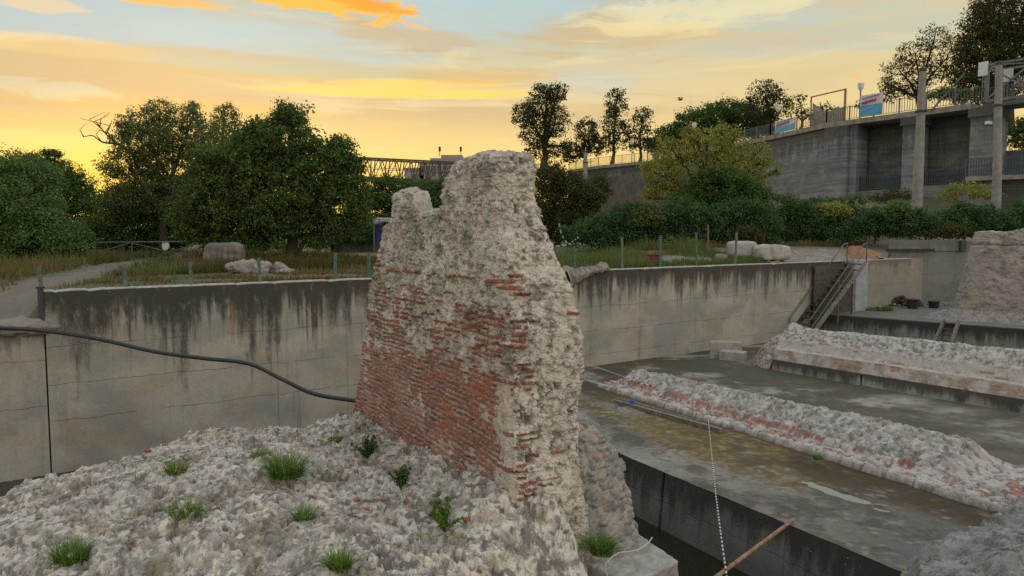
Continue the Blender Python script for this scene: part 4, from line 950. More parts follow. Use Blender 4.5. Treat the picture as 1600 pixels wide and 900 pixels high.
# banners
def banner(p0, p1, z0, z1, label, seed, lean=0.):
    a, b = deck(p0) - PN * .06, deck(p1) - PN * .06; d = (b - a); L_ = d.length; d.normalize(); rr = random.Random(seed)
    t = thing('banner', (a.x, a.y, z0), label, 'banner', None)
    def panel(name, u0, u1, v0, v1, mat, off):
        m_ = MB(); A = a + d * (u0 * L_) - PN * off; B = a + d * (u1 * L_) - PN * off
        m_.hexa([A + Vector((0, 0, lerp(z0, z1, v0))), B + Vector((0, 0, lerp(z0, z1, v0))), B + PN * .02 + Vector((0, 0, lerp(z0, z1, v0))), A + PN * .02 + Vector((0, 0, lerp(z0, z1, v0)))],
                [A + Vector((0, 0, lerp(z0, z1, v1))), B + Vector((0, 0, lerp(z0, z1, v1))), B + PN * .02 + Vector((0, 0, lerp(z0, z1, v1))), A + PN * .02 + Vector((0, 0, lerp(z0, z1, v1)))])
        return m_.build(name, mat, t)
    panel('board', 0, 1, 0, 1, M['white'], 0)
    panel('pale_field', .03, .97, .5, .96, M['pink'], .03); panel('blue_field', .03, .97, .03, .52, M['blue'], .04)
    def scrib(name, mat, u0, u1, vc, amp, th, n_=9, off=.07):
        m_ = MB(); pts = [(u0 + (u1 - u0) * i / n_, vc + amp * (1 if i % 2 else -1) * rr.uniform(.4, 1.) + .10 * i / n_) for i in range(n_ + 1)]
        for (x0, y0), (x1, y1) in zip(pts[:-1], pts[1:]):
            m_.beam(a + d * (x0 * L_) - PN * off + Vector((0, 0, lerp(z0, z1, y0))), a + d * (x1 * L_) - PN * off + Vector((0, 0, lerp(z0, z1, y1))), th, th * .6)
        m_.build(name, mat, t)
    scrib('lettering', M['red'], .10, .72, .62, .05, .13); scrib('lettering', M['blue'], .12, .85, .84, .015, .07)
    scrib('lettering', M['white'], .1, .6, .28, .03, .05)
    return t
banner(1206, 1237, ZD + .05, ZD + 1.15, 'smaller blue and white banner on the promenade railing above the yellowish tree', 3)
banner(1336, 1371, ZD + .1, ZD + 1.75, 'larger blue and pink banner on the railing right of the street lamp', 5)
# billboard frame with torn canvas
a, b = deck(1257) + PN * .3, deck(1309) + PN * .3
bf = thing('billboard_frame', (a.x, a.y, ZD), 'rusty open billboard frame with torn grey canvas on the promenade', 'billboard')
m_ = MB(); m_.beam(a + Vector((0, 0, ZD)), a + Vector((0, 0, ZD + 2.6)), .1); m_.beam(b + Vector((0, 0, ZD)), b + Vector((0, 0, ZD + 2.6)), .14); m_.beam(a + Vector((0, 0, ZD + 2.55)), b + Vector((0, 0, ZD + 2.55)), .09)
m_.build('frame', M['rust'], bf)
d = b - a; V = []; Fs = []; nn_ = 30
for i in range(nn_ + 1):
    t = i / nn_; q = a + d * (.02 + .93 * t) + PN * .12; hh_ = ZD + 1.15 + .35 * math.sin(t * 7) * .4 + (.9 * max(0, .28 - t) / .28) + .3 * max(0, math.sin(t * 3.0 + 3.7)) * 0 + (.25 if .62 < t < .85 else 0)
    V += [q + Vector((0, 0, ZD + .05)), q + Vector((0, 0, hh_)) + PN * .05 * math.sin(t * 9)]
for i in range(nn_): Fs.append((2 * i, 2 * i + 2, 2 * i + 3, 2 * i + 1))
cv_ = link('canvas', [tuple(v) for v in V], Fs, M['canvas'], bf); sm = cv_.modifiers.new('s', 'SOLIDIFY'); sm.thickness = .02
# street lamps on the promenade
def lamp(px, h, label, back=.8, s_=1.):
    p = deck(px) + PN * back; t = thing('street_lamp', (p.x, p.y, ZD), label, 'street lamp', 'lamps along the promenade')
    m_ = MB(); m_.tube([p + Vector((0, 0, ZD - 1)), p + Vector((0, 0, ZD + h * .5)), p + Vector((0, 0, ZD + h))], [.07 * s_, .055 * s_, .05 * s_], 8); m_.build('pole', M['darkpost'], t)
    m_ = MB(); m_.tube([p + Vector((0, 0, ZD + h)), p + Vector((0, 0, ZD + h + .25)), p + Vector((0, 0, ZD + h + .6)), p + Vector((0, 0, ZD + h + .68))], [.09 * s_, .22 * s_, .26 * s_, .06 * s_], 8); m_.build('lantern', M['white'], t)
lamp(1327, 2.3, 'thin street lamp with small lantern between billboard frame and larger banner')
lamp(1201, 2.2, 'street lamp with pale lantern left of the smaller banner')
lamp(1076, 2.6, 'street lamp with pale lantern in front of the dark wood', .5)
lamp(981, 2.3, 'street lamp with pale lantern behind the railing below the slender trees', .5)
# truss footbridge at the right end
tb = thing('footbridge', (33, 51, ZD), 'grey steel truss footbridge leaving the promenade at the right edge', 'bridge')
m_ = MB(); a = deck(1529); L_ = 12.; hgt_ = 2.45; nbay = 4; bw = 2.4
for o_ in (0, bw):
    A = a + PN * (o_ - .0)
    for i in range(nbay + 1):
        p = A + PD * (L_ * i / nbay); m_.beam(p + Vector((0, 0, ZD - .05)), p + Vector((0, 0, ZD + hgt_)), .22)
        if i < nbay:
            q = A + PD * (L_ * (i + 1) / nbay); mid_ = (p + q) / 2
            m_.beam(p + Vector((0, 0, ZD + .1)), q + Vector((0, 0, ZD + hgt_ - .1)), .12); m_.beam(p + Vector((0, 0, ZD + hgt_ - .1)), q + Vector((0, 0, ZD + .1)), .12)
    m_.beam(A + Vector((0, 0, ZD + hgt_)), A + PD * L_ + Vector((0, 0, ZD + hgt_)), .16); m_.beam(A + Vector((0, 0, ZD)), A + PD * L_ + Vector((0, 0, ZD)), .2)
for i in range(nbay + 1):
    p = a + PD * (L_ * i / nbay) + Vector((0, 0, ZD + hgt_)); m_.beam(p, p + PN * bw, .1)
    if i < nbay: m_.beam(p, p + PN * bw + PD * (L_ / nbay), .08)
M['truss'] = simple('grey truss steel', (.16, .19, .20, 1), (.11, .13, .14, 1), 3, .6, .1)
m_.build('truss', M['truss'], tb)
m_ = MB(); wallseg(m_, a - PD * .2, a + PD * L_, ZD - .42, ZD - .12, bw, .0); m_.build('deck_slab', M['promshade'], tb)
railing(a + PN * .2, a + PD * L_ + PN * .2, ZD - .1, 1.1, M['railing'], tb, 1.5, 8)
for i, (px, h0, h1, lab) in enumerate([(1523.5, 1.75, 2.7, 'blank white sign board on a thin post beside the footbridge'), (1549, 1.35, 2.2, 'blank white square board hung inside the footbridge truss')]):
    p = deck(px) - PN * .1 if i == 0 else deck(px) + PN * 1.2; t = thing('sign_board', (p.x, p.y, ZD), lab, 'sign')
    m_ = MB(); m_.hexa([p + PD * x - PN * y + Vector((0, 0, ZD + h0)) for x, y in ((-.3, 0.05), (.3, 0.05), (.3, .0), (-.3, .0))], [p + PD * x - PN * y + Vector((0, 0, ZD + h1)) for x, y in ((-.3, 0.05), (.3, 0.05), (.3, .0), (-.3, .0))]); m_.build('board', M['white'], t)
    m_ = MB(); m_.beam(p + Vector((0, 0, ZD - .1)), p + Vector((0, 0, ZD + h1 - .1)), .06); m_.build('post', M['railing'], t)
m_ = MB(); p = deck(1447) - PN * .2; q = deck(1496) - PN * .2; m_.beam(p + Vector((0, 0, ZD - .2)), q + Vector((0, 0, ZD + 2.1)), .10); q2 = deck(1447)
tag(m_.build('steel_strut', M['truss']), 'slanting grey steel strut fixed to the promenade edge beside the thick concrete pole', 'strut')
# lower walkway at the far right
lwk = thing('lower_walkway', (34, 50, 4.2), 'lower concrete walkway with blue railing passing under the footbridge', 'walkway')
a = atY(1508, 276, 51.5); b = Vector((40, 44.5, a.z)); d = (b - a).normalized(); n_ = Vector((-d.y, d.x, 0)); n_ = n_ if n_.y > 0 else -n_
m_ = MB(); wallseg(m_, Vector((a.x, a.y, 0)), Vector((b.x, b.y, 0)), a.z - .3, a.z, 3, 0); m_.build('deck_slab', M['coping'], lwk)
railing(Vector((a.x, a.y, 0)), Vector((b.x, b.y, 0)), a.z, 1.3, M['bluerail'], lwk, 1.6, 9, .022)
m_ = MB(); wallseg(m_, Vector((a.x, a.y, 0)), Vector((b.x, b.y, 0)), a.z - .3, a.z + 1.9, .4, 3); m_.build('back_wall', M['promshade'], lwk)
m_ = MB(); wallseg(m_, Vector((a.x, a.y, 0)), Vector((b.x, b.y, 0)), 0, a.z - .31, .4, 1.4); m_.build('support', M['promshade'], lwk)
# big poles
def pole(px, ytop, ybot, Y, r0, r1, label, lean=0., bands=True, mat='pole'):
    a = atY(px, ybot, Y); b = atY(px + lean, ytop, Y); t = thing('utility_pole', a - Vector((0, 0, 1)), label, 'pole', 'concrete utility poles')
    m_ = MB(); m_.tube([a - Vector((0, 0, 1)), a, (a + b) / 2, b], [r0 * 1.05, r0, (r0 + r1) / 2, r1], 12); m_.build('shaft', M[mat], t, smooth=False)
    if bands:
        m_ = MB(); q = a.lerp(b, .68); m_.tube([q - Vector((0, 0, .05)), q + Vector((0, 0, .05))], r0 * 1.12, 12); m_.tube([q, q + Vector((.9, -.1, .15))], .03, 5); m_.build('clamp', M['darkpost'], t)
        q = a.lerp(b, .985); m_ = MB(); m_.tube([q - Vector((0, 0, .08)), q + Vector((0, 0, .08))], r1 * 1.25, 10); m_.build('cap', M['darkpost'], t)
pole(1433, 106, 316, 44, .30, .19, 'thick leaning concrete pole in front of the second recessed bay', 9)
pole(1557, 96, 308, 42, .24, .17, 'pale concrete pole in front of the footbridge at the right', 4)
pole(914, 236, 292, 80, .26, .20, 'weathered concrete pole in front of the far railing, left of the yellowish tree', 1)
def lampsmall():
    p = deck(1538) - PN * .3
    t = thing('floodlight', (p.x, p.y, 8.6), 'small white floodlight on the pillar below the footbridge', 'lamp')
    m_ = MB(); m_.box((p.x, p.y, 8.75), (.5, .3, .22), .4, .04); m_.build('housing', M['white'], t)
    m_ = MB(); m_.beam((p.x, p.y, 8.75), (p.x + .5, p.y + .4, 8.6), .06); m_.build('bracket', M['darkpost'], t)
lampsmall()

# ================================================================== far left: truss bridge, building
fb = thing('truss_bridge', (-18, 118, 5), 'distant rusty steel truss bridge silhouetted against the yellow sky', 'bridge')
Yb = 118.; P0 = atY(556, 276, Yb); P1 = atY(708, 283, Yb + 6); T0_ = atY(556, 246, Yb); T1_ = atY(718, 254, Yb + 6)
m_ = MB(); nb_ = 7
for o_ in (0, 3.2):
    O = Vector((0, o_, 0))
    for i in range(nb_ + 1):
        t = i / nb_; p, q = P0.lerp(P1, t) + O, T0_.lerp(T1_, t) + O; m_.beam(p, q, .16)
        if i < nb_:
            p2, q2 = P0.lerp(P1, t + 1 / nb_) + O, T0_.lerp(T1_, t + 1 / nb_) + O; mp = (q + q2) / 2
            (m_.beam(p, mp, .13), m_.beam(mp, p2, .13)); m_.beam((p + q) / 2, (p2 + q2) / 2, .08)
    m_.beam(T0_ + O, T1_ + O, .25); m_.beam(P0 + O, P1 + O, .22)
M['bridgesteel'] = simple('bridge steel', (.12, .08, .06, 1), (.08, .06, .05, 1), 2, .8, .1)
m_.build('truss', M['bridgesteel'], fb)
m_ = MB(); m_.hexa([P0 + Vector((0, 0, -.5)), P1 + Vector((0, 0, -.5)), P1 + Vector((0, 3.2, -.5)), P0 + Vector((0, 3.2, -.5))], [P0 + Vector((0, 0, -.1)), P1 + Vector((0, 0, -.1)), P1 + Vector((0, 3.2, -.1)), P0 + Vector((0, 3.2, -.1))])
m_.build('deck_slab', M['bridgesteel'], fb)
m_ = MB(); q = atY(697, 284, 122); m_.box((q.x, q.y, q.z / 2 - 1), (1.4, 2, q.z + 2)); m_.build('pier', M['build'], fb)
bd_ = thing('apartment_building', (-17, 175, 0), 'stepped grey building behind the truss bridge with antennas on its roof', 'building')
m_ = MB()
def bxp2(m_, p0, p1, y0, Yd, dep, zb=0):
    a = atY(p0, y0, Yd); b = atY(p1, y0, Yd); m_.box(((a.x + b.x) / 2, Yd + dep / 2, (a.z + zb) / 2), (b.x - a.x, dep, a.z - zb))
for p0, p1, y0 in [(632, 662, 262), (655, 745, 254), (672, 728, 247), (689, 722, 242)]: bxp2(m_, p0, p1, y0, 170 + (y0 < 250) * 3 + (y0 < 245) * 2, 14)
m_.build('wall', M['build'], bd_)
for i in range(9):
    for j in range(2):
        a = atY(660 + i * 9, 262 + j * 9, 169.95); q = MB(); q.box((a.x, a.y, a.z), (.75, .12, .8)); q.build('window', M['glass'], bd_)
for px in (687, 720):
    a = atY(px, 243, 176); b = atY(px, 233, 176); q = MB(); q.beam(a - Vector((0, 0, .3)), b, .12); q.box((b.x, b.y, b.z), (.5, .3, 1.1)); q.build('antenna', M['darkpost'], bd_)

# shed with awning, left of the pier
sh = thing('shed', (-10, 46, 0), 'low dark shed with a pale sagging awning beside the walnut tree', 'shed')
a = atY(536, 392, 46); b = atY(598, 392, 46); t_ = atY(560, 352, 46)
m_ = MB(); m_.box(((a.x + b.x) / 2 - .6, 47.6, .9), (2.9, 3, 2.0 + .2)); m_.build('wall', M['shed'], sh)
m_ = MB(); c = atY(596, 344, 45); m_.hexa([c + Vector((-.5, 0, -.05)), c + Vector((1.8, 0, -.02)), c + Vector((1.8, 1.6, .05)), c + Vector((-.5, 1.6, .02))], [c + Vector((-.5, 0, .1)), c + Vector((1.8, 0, .06)), c + Vector((1.8, 1.6, .15)), c + Vector((-.5, 1.6, .2))])
m_.tube([c + Vector((-.55, -.05, .0)), c + Vector((-.4, -.05, -.15)), c + Vector((.1, -.05, -.05)), c + Vector((1.8, -.05, 0))], [.12, .18, .10, .05], 7); m_.build('awning', M['tarp'], sh)
m_ = MB(); q = atY(585, 390, 45); m_.beam(q - Vector((0, 0, .1)), Vector((q.x, 45, c.z)), .08); m_.build('post', M['greypost'], sh)
m_ = MB(); q = atY(593, 360, 45.6); V = MB()
q1 = atY(592, 353, 45.4); q2 = atY(592, 379, 45.4)
m_.hexa([q2 + Vector((x, y, 0)) for x, y in ((-.16, -.05), (.16, -.02), (.18, .06), (-.14, .06))], [q1 + Vector((x, y, 0)) for x, y in ((-.12, -.03), (.12, -.03), (.12, .05), (-.12, .05))])
tag(m_.build('blue_cloth', M['bluecloth']), 'dark blue cloth hanging in the shade under the shed awning', 'cloth')

# ================================================================== fence posts
def post_mesh(h, mat, name='fence_post'):
    m_ = MB(); m_.box((0, 0, h / 2 - .1), (.075, .06, h + .2), 0, .006); m_.box((0, 0, h + .005), (.085, .07, .02)); m_.tube([(0, -.03, h * .7), (0, -.07, h * .7 + .02), (0, -.07, h * .7 + .08)], .008, 4); m_.tube([(0, -.03, h * .35), (0, -.07, h * .35 + .02), (0, -.07, h * .35 + .08)], .008, 4)
    return m_.build(name, mat, origin=Vector((0, 0, 0)))
posts = [ # px, ybottom, ytop, material, label
 (905, 412, 376, 'greenpost', 'green fence post with the striped rope, nearest to the brick pier on its right'),
 (979, 414, 367, 'greypost', 'pale weathered fence post, second right of the brick pier'),
 (1039, 410, 362, 'greenpost', 'bright green fence post just right of the dark red box'),
 (1096, 407, 357, 'greenpost', 'green fence post between the dark red box and the two stone blocks'),
 (1156, 401, 353, 'greypost', 'grey-green fence post in front of the left square stone block'),
 (1209, 385, 347, 'greypost', 'grey fence post standing behind the right stone block'),
 (582, 432, 396, 'greenpost', 'green fence post touching the left edge of the pier'),
 (528, 432, 393, 'greenpost', 'green fence post on the wall left of the pier below the walnut tree'),
 (410, 437, 402, 'greypost', 'leaning grey fence post in front of the broken white stones'),
 (301, 440, 410, 'greypost', 'short green-grey fence post left of the fluted stone'),
 (197, 445, 419, 'greypost', 'short leaning fence post beside the gravel path'),
 (63, 450, 428, 'greypost', 'short rusty fence post at the left end of the tall wall')]
for i, (px, yb, yt, mt, lab) in enumerate(posts):
    rr_ = .22 if px != 1209 else 3.4
    p = wallpt(px, rr_); yb_ = HZ + F * (EYE - (0 if px != 1209 else .5)) / p.y
    h = max(.5, (yb - yt) * p.y / F + .02)
    o = post_mesh(h, M[mt]); o.location = (p.x, p.y, 0 if px != 1209 else .45); o.rotation_euler = (R(random.uniform(-2, 2)), R(random.uniform(-3, 3)), WANG + random.uniform(-.3, .3))
    tag(o, lab, 'fence post', 'posts of the missing fence along the retaining wall')
for i, (px, yb, yt, lab) in enumerate([(1367, 372, 325, 'thin dark post in the hedge, left of the back wall'), (1446, 372, 322, 'thin dark post in the hedge above the back wall'), (1540, 364, 320, 'thin dark post in the hedge above the crumbling ruin')]):
    a = atY(px, yb, 42); h = (yb - yt) * 42 / F; m_ = MB(); m_.box((a.x, a.y, a.z + h / 2 - .3), (.06, .06, h + .6)); m_.box((a.x, a.y, a.z + h + .01), (.08, .08, .03)); tag(m_.build('thin_post', M['darkpost']), lab, 'post', 'thin dark posts by the hedge')
# barrier gate with a round sign
gt = thing('barrier_gate', (-17, 34, 0), 'long thin metal barrier gate across the gravel path', 'gate')
def gp(px, py, Yq=33.8): return atY(px, py, Yq)
def dn(v): return Vector((v.x, v.y, -.1))
m_ = MB(); m_.tube([gp(146, 379), gp(322, 377, 33)], .03, 6); m_.tube([gp(206, 379), dn(gp(206, 379))], .035, 6); m_.tube([gp(322, 370, 33), dn(gp(322, 370, 33))], .06, 8); m_.tube([gp(148, 377), dn(gp(148, 377))], .05, 8)
m_.build('frame', M['greypost'], gt)
m_ = MB(); m_.tube([gp(148, 392), gp(162, 392), gp(206, 379)], .03, 5); m_.tube([gp(206, 380), gp(292, 400, 33.2)], .024, 5); m_.tube([gp(240, 401, 33.5), gp(318, 378, 33)], .024, 5); m_.build('brace', M['greypost'], gt)
c = gp(258, 384, 33.3); m_ = MB(); m_.tube([c, c + Vector((.02, .05, 0))], .20, 24)
tag(m_.build('round_sign', M['white']), 'round white sign disc fixed to the thin barrier gate', 'sign')

# stones beyond the wall
def stone(name, px, yb, w_, h_, Yd, seed, label, cat='stone', colr=(.36, .34, .31), boxy=3.4, dep=None, rz=0.4, amp=.10, mat='masonry'):
    c = atY(px, yb, Yd); r = (w_ / 2, (dep or w_ * .6) / 2, h_ / 2)
    return tag(lump(name, (c.x, c.y + r[1], c.z + h_ / 2 - .04), r, M[mat], seed, amp, 34, sc=.5, boxy=boxy, colr=colr, rz=rz, fl=.95), label, cat)
fs = stone('fluted_stone', 345, 417, 1.34, .92, 26.8, 11, 'big fluted grey stone block lying by the path under the trees', colr=(.17, .155, .14), boxy=5, dep=.9, rz=.15, amp=.07)
me = fs.data; co = np.empty(len(me.vertices) * 3, np.float32); me.vertices.foreach_get('co', co); co = co.reshape(-1, 3)
fl_ = np.sin(co[:, 0] * 2 * math.pi / .2) * .06 * (co[:, 1] < 0); co[:, 1] += fl_; co[:, 2] -= .12 * np.clip(-co[:, 0], 0, 1) * 0; me.vertices.foreach_set('co', co.ravel())
for (px, yb, w_, h_, Yd, sd_, lab) in [(371, 428, .85, .40, 22.5, 12, 'largest broken white stone at the left of its row beside the fluted block'), (404, 427, .55, .38, 22.5, 13, 'squat broken white stone in the middle of the row behind the leaning post'),
                                   (429, 427, .60, .28, 22.8, 14, 'flat white stone fragment right of the leaning post'), (447, 429, .40, .18, 22.4, 15, 'smallest white stone fragment at the right end of the row')]:
    stone('broken_stone', px, yb, w_, h_, Yd, sd_, lab, colr=(.30, .285, .265), boxy=3., amp=.26)['group'] = 'broken white stones under the trees'
stone('stone_block', 1163, 401, 1.12, .68, 31.2, 16, 'square pale rubble block on the wall, left one of the pair', 'block', (.40, .39, .38), 6., .8, .1, .06)['group'] = 'pair of square rubble blocks'
stone('stone_block', 1210, 406, 1.45, .66, 30.6, 17, 'square pale rubble block with a sloping right side, right one of the pair', 'block', (.43, .42, .39), 5., .8, .1, .08)['group'] = 'pair of square rubble blocks'
stone('flat_stone', 1129, 405, .5, .25, 30.4, 18, 'small brownish stone left of the two square blocks', 'stone', (.22, .19, .16), 3., .4, .1, .06)
c = atY(1022, 408, 27.5); m_ = MB(); m_.box((c.x, c.y, c.z + .08), (.44, .4, .28), .2, .03); m_.box((c.x, c.y, c.z + .24), (.48, .44, .06), .2, .01)
tag(m_.build('red_box', M['redbox']), 'small dark red box among the weeds behind the wall', 'box')
# broken concrete lip of the wall beside the pier
for (px0, px1, zc, amp_, lab, sd_) in [(884, 950, -.14, .08, 'jagged broken concrete lip on top of the retaining wall beside the pier', 21)]:
    a, b = wallpt(px0, .12), wallpt(px1, .12); m_ = MB(); nn_ = 110; V = []; Fs = []
    for i in range(nn_):
        t = i / (nn_ - 1); p = a.lerp(b, t); lo = -.55 * (1 - t) ** 2.2 - .05; hi = lerp(.0, .06, t) + .04 * math.sin(i * 1.3) + (.12 if .90 < t < .97 else 0) + (.10 if .05 < t < .12 else 0)
        for (y, z) in ((-.20 - .1 * (1 - t), lo), (-.24 - .1 * (1 - t), (lo + hi) / 2 + .02), (-.18, hi - .02), (.1, hi + .03), (.25, hi - .05)): V.append(p + WN * (y + .03 * math.sin(i * 2.1 + z * 9)) + Vector((0, 0, z + .02 * math.sin(i * 3.7 + y * 20))))
    for i in range(nn_ - 1):
        for k in range(4): Fs.append((i * 5 + k, (i + 1) * 5 + k, (i + 1) * 5 + k + 1, i * 5 + k + 1))
    V = np.array([tuple(v) for v in V]); V += .06 * np.stack([fbm(V, .12, 4, 305), fbm(V, .12, 4, 306), fbm(V, .10, 4, 307)], -1); tag(link('broken_lip', V, Fs, M['masonry'], colr=np.zeros(V.shape) + np.array([.38, .35, .31])), lab, 'rubble')
# bank of gravelly debris behind the wall at the right
P_ = []; sv = np.linspace(wallu(1215), wallu(1400), 150); qv = np.linspace(.05, 2.8, 50); Sg, Qg = np.meshgrid(sv, qv, indexing='ij')
X = W0.x + Sg * WD.x + Qg * WN.x; Y = W0.y + Sg * WD.y + Qg * WN.y; P = np.stack([X, Y, 0 * X], -1); w1, w2, wid = worley(P / .17, 301)
P[..., 2] = -.06 + .36 * sst(Qg, .2, 2.2) + .16 * fbm(P, .5, 5, 302) + .10 * sst(w2 - w1, 0, .2) * (wid - .2)
C = np.zeros(P.shape, np.float32) + np.array([.24, .21, .175], np.float32); C = mixc(C, [.36, .34, .31], (wid > .78) * .7); oc = wallpt(1375, .8)
C = mixc(C, [.34, .15, .065], sst(np.hypot(X - oc.x, Y - oc.y) + .4 * fbm(P, .4, 3, 303), 1.3, .5) * .85)
P[..., 2] += .45 * sst(np.hypot(X - oc.x, Y - oc.y) + .3 * fbm(P, .4, 3, 303), 1.1, .2)
tag(link('debris_bank', P.reshape(-1, 3), grid_faces(150, 50), M['masonry'], colr=C.reshape(-1, 3)), 'bank of stony debris with an orange clay patch behind the stairs', 'debris')

# ================================================================== metal stairs along the wall
st = thing('metal_stairs', tuple(wallpt(1290, -.5, ZS)), 'steep metal stairs with handrails leaning on the retaining wall', 'stairs')
uT, uB = wallu(1318), wallu(1230); zT_, zB_ = .02, ZS + .05
def sp(u, r, z): return W0 + WD * u + WN * r + Vector((0, 0, z))
for r_ in (-.06, -1.0):
    m_ = MB(); m_.beam(sp(uT, r_, zT_ - .1), sp(uB, r_, zB_), .05, .20); m_.build('stringer', M['timber' if r_ < -.5 else 'tread'], st)
for i in range(13):
    t = (i + .6) / 13; m_ = MB(); p = sp(lerp(uT, uB, t), -.53, lerp(zT_, zB_, t)); m_.box(tuple(p), (.26, .9, .05), WANG); m_.build('tread', M['tread'], st)
for r_ in (-1.0, -.1):
    m_ = MB(); m_.tube([sp(uT + .1, r_, zT_ + .75), sp(uT - .2, r_, zT_ + .70), sp(uB + .15, r_, zB_ + .85), sp(uB + .1, r_, zB_ - .05)], .028, 6)
    if r_ < -.5: m_.tube([sp(uT - .1, r_, zT_ + .35), sp(uB + .15, r_, zB_ + .42)], .026, 6)
    m_.tube([sp(uT + .1, r_, zT_ + .8), sp(uT + .1, r_, zT_ - .1)], .03, 6); m_.tube([sp((uT + uB) / 2 + .1, r_, (zT_ + zB_) / 2 + .85), sp((uT + uB) / 2 + .1, r_, ZS)], .035, 6)
    m_.build('handrail', M['steel'], st)
m_ = MB(); m_.beam(sp(uT - .8, -.98, zT_ - .8), sp(uT - .8, -.98, -2.3), .12); m_.build('prop', M['timber'], st)
m_ = MB(); m_.box(tuple(sp(uT - 1.2, -.2, -1.7)), (2.6, .05, 3.1), WANG); m_.build('back_panel', M['tread'], st)
# small ladder down the edge wall
ld = thing('short_ladder', tuple(T0 + TD * 6.6 + Vector((0, 0, ZS))), 'short wooden ladder leaning on the damp edge wall of the terrace', 'ladder')
a0_, a1_ = atZ(1459, 545, ZS + .1), None
fr_ = [(1480, 487, 1461, 538), (1503, 490, 1488, 545)]; rails = []
for (x0, y0, x1, y1) in fr_:
    kx = (x0 - 800) / F; pt = None
    for t in np.arange(0, 16, .01):
        p = T0 + TD * t
        if p.x / p.y >= kx: pt = p; break
    top_ = pt - TN * .04 + Vector((0, 0, -2.12)); kx = (x1 - 800) / F
    for t in np.arange(0, 16, .01):
        p = T0 + TD * t - TN * .75
        if p.x / p.y >= kx: break
    bot = p + Vector((0, 0, ZS)); rails.append((top_, bot)); m_ = MB(); m_.beam(top_, bot, .09, .12); m_.build('rail', M['timber'], ld)
for i in range(5):
    t = (i + .5) / 5; m_ = MB(); m_.beam(rails[0][0].lerp(rails[0][1], t), rails[1][0].lerp(rails[1][1], t), .09, .04); m_.build('rung', M['tread'], ld)

# brick and tile pile, grass, bucket on the terrace
bp_ = thing('brick_pile', tuple(atZ(1412, 476, -2.28)), 'heap of loose dark bricks and tiles against the tan wall', 'heap'); c = atZ(1412, 478, -2.28); rr = random.Random(4)
m1, m2 = MB(), MB()
for i in range(120):
    rad_ = rr.random(); x = c.x + rr.gauss(0, .55); y = c.y + rr.gauss(.2, .25); z = -2.26 + max(0, .55 - abs(x - c.x) * .5 - abs(y - c.y) * .5) * rr.random()
    (m1 if rr.random() < .4 else m2).box((x, y, z + .03), (rr.uniform(.15, .35), rr.uniform(.08, .2), rr.uniform(.04, .08)), rr.uniform(0, 3.1))
m1.build('bricks', M['brickloose'], bp_); m2.build('tiles', M['debris'], bp_)
m_ = MB(); c = atZ(1426, 482, -2.28); m_.tube([c, c + Vector((0, 0, .42))], [.22, .26], 14); m_.tube([c + Vector((0, 0, .40)), c + Vector((0, 0, .44))], .28, 14)
tag(m_.build('bucket', M['bucket']), 'black plastic bucket beside the brick heap', 'bucket')
m_ = MB(); c = atZ(1459, 481, -2.28); m_.tube([c, c + Vector((0, 0, .30))], [.20, .24], 14); m_.tube([c + Vector((0, 0, .28)), c + Vector((0, 0, .32))], .26, 14)
tag(m_.build('bucket', M['bucket']), 'lower black tub among grey chips near the back wall', 'tub')
rp = MB(); c = atZ(1457, 478, -2.28)
for i in range(90):
    x = c.x + rr.gauss(0, .8); y = c.y + rr.gauss(.15, .25); rp.box((x, y, -2.27 + rr.random() * .12), (rr.uniform(.06, .16), rr.uniform(.06, .14), rr.uniform(.05, .1)), rr.uniform(0, 3))
tag(rp.build('chip_pile', M['dusty']), 'scatter of grey stone chips along the foot of the back wall', 'rubble', kind='stuff')

# ================================================================== hose, ropes, pole, pipe
def catmull(P, n=10):
    P = [Vector(p) for p in P]; P = [P[0] * 2 - P[1]] + P + [P[-1] * 2 - P[-2]]; out = []
    for i in range(1, len(P) - 2):
        for k in range(n):
            t = k / n; a, b, c, d = P[i - 1:i + 3]
            out.append(.5 * ((2 * b) + (-a + c) * t + (2 * a - 5 * b + 4 * c - d) * t * t + (-a + 3 * b - 3 * c + d) * t ** 3))
    return out + [P[-2]]
hp = [(-60, 505, 14.6), (0, 512, 14.95), (62, 516, 15.3), (150, 529, 15.3), (240, 549, 15.1), (320, 560, 15.0), (388, 568, 14.9), (440, 592, 14.7), (490, 615, 14.5), (548, 625, 14.3), (600, 632, 14.2)]
m_ = MB(); m_.tube(catmull([atY(*q) for q in hp], 8), .042, 8); tag(m_.build('hose', M['hose'], smooth=True), 'thick black hose sagging from the left wall to the brick pier', 'hose')
def rope(pts, r, label, name='rope', dash=.06, n=6, c0=(.02, .02, .02), c1=(.65, .62, .55)):
    pts = [Vector(p) for p in pts]; out = [pts[0]]
    for a, b in zip(pts[:-1], pts[1:]):
        k = max(1, int((b - a).length / (dash / 3))); out += [a.lerp(b, (i + 1) / k) for i in range(k)]
    m_ = MB(); m_.tube(out, r, n); cum = 0; cc = []
    for i, p in enumerate(out):
        if i: cum += (p - out[i - 1]).length
        cc += [c1 if int(cum / dash) % 2 else c0] * n
    return tag(link(name, [tuple(v) for v in m_.v], m_.f, M['rope'], colr=np.array(cc)), label, 'rope')
kn = atY(1105, 640, 18.1)
rope(catmull([atY(900, 566, 9.2), atY(935, 575, 16), atY(975, 589, 20.3), atY(1000, 599, 20.1), atY(1025, 605, 19.8), atY(1036, 622, 19.2), atY(1062, 628, 19.0), atY(1092, 640, 18.2), kn], 8), .016, 'black and white rope from the pier across the far end of the nearer low wall', dash=.09)
rope(catmull([kn, atY(1110, 690, 14.5), atY(1117, 760, 11.5), atY(1127, 840, 9.2), atY(1136, 905, 7.9), atY(1142, 960, 7.0)], 8), .011, 'black and white rope hanging taut from the low wall toward the viewer', dash=.07)
m_ = MB()
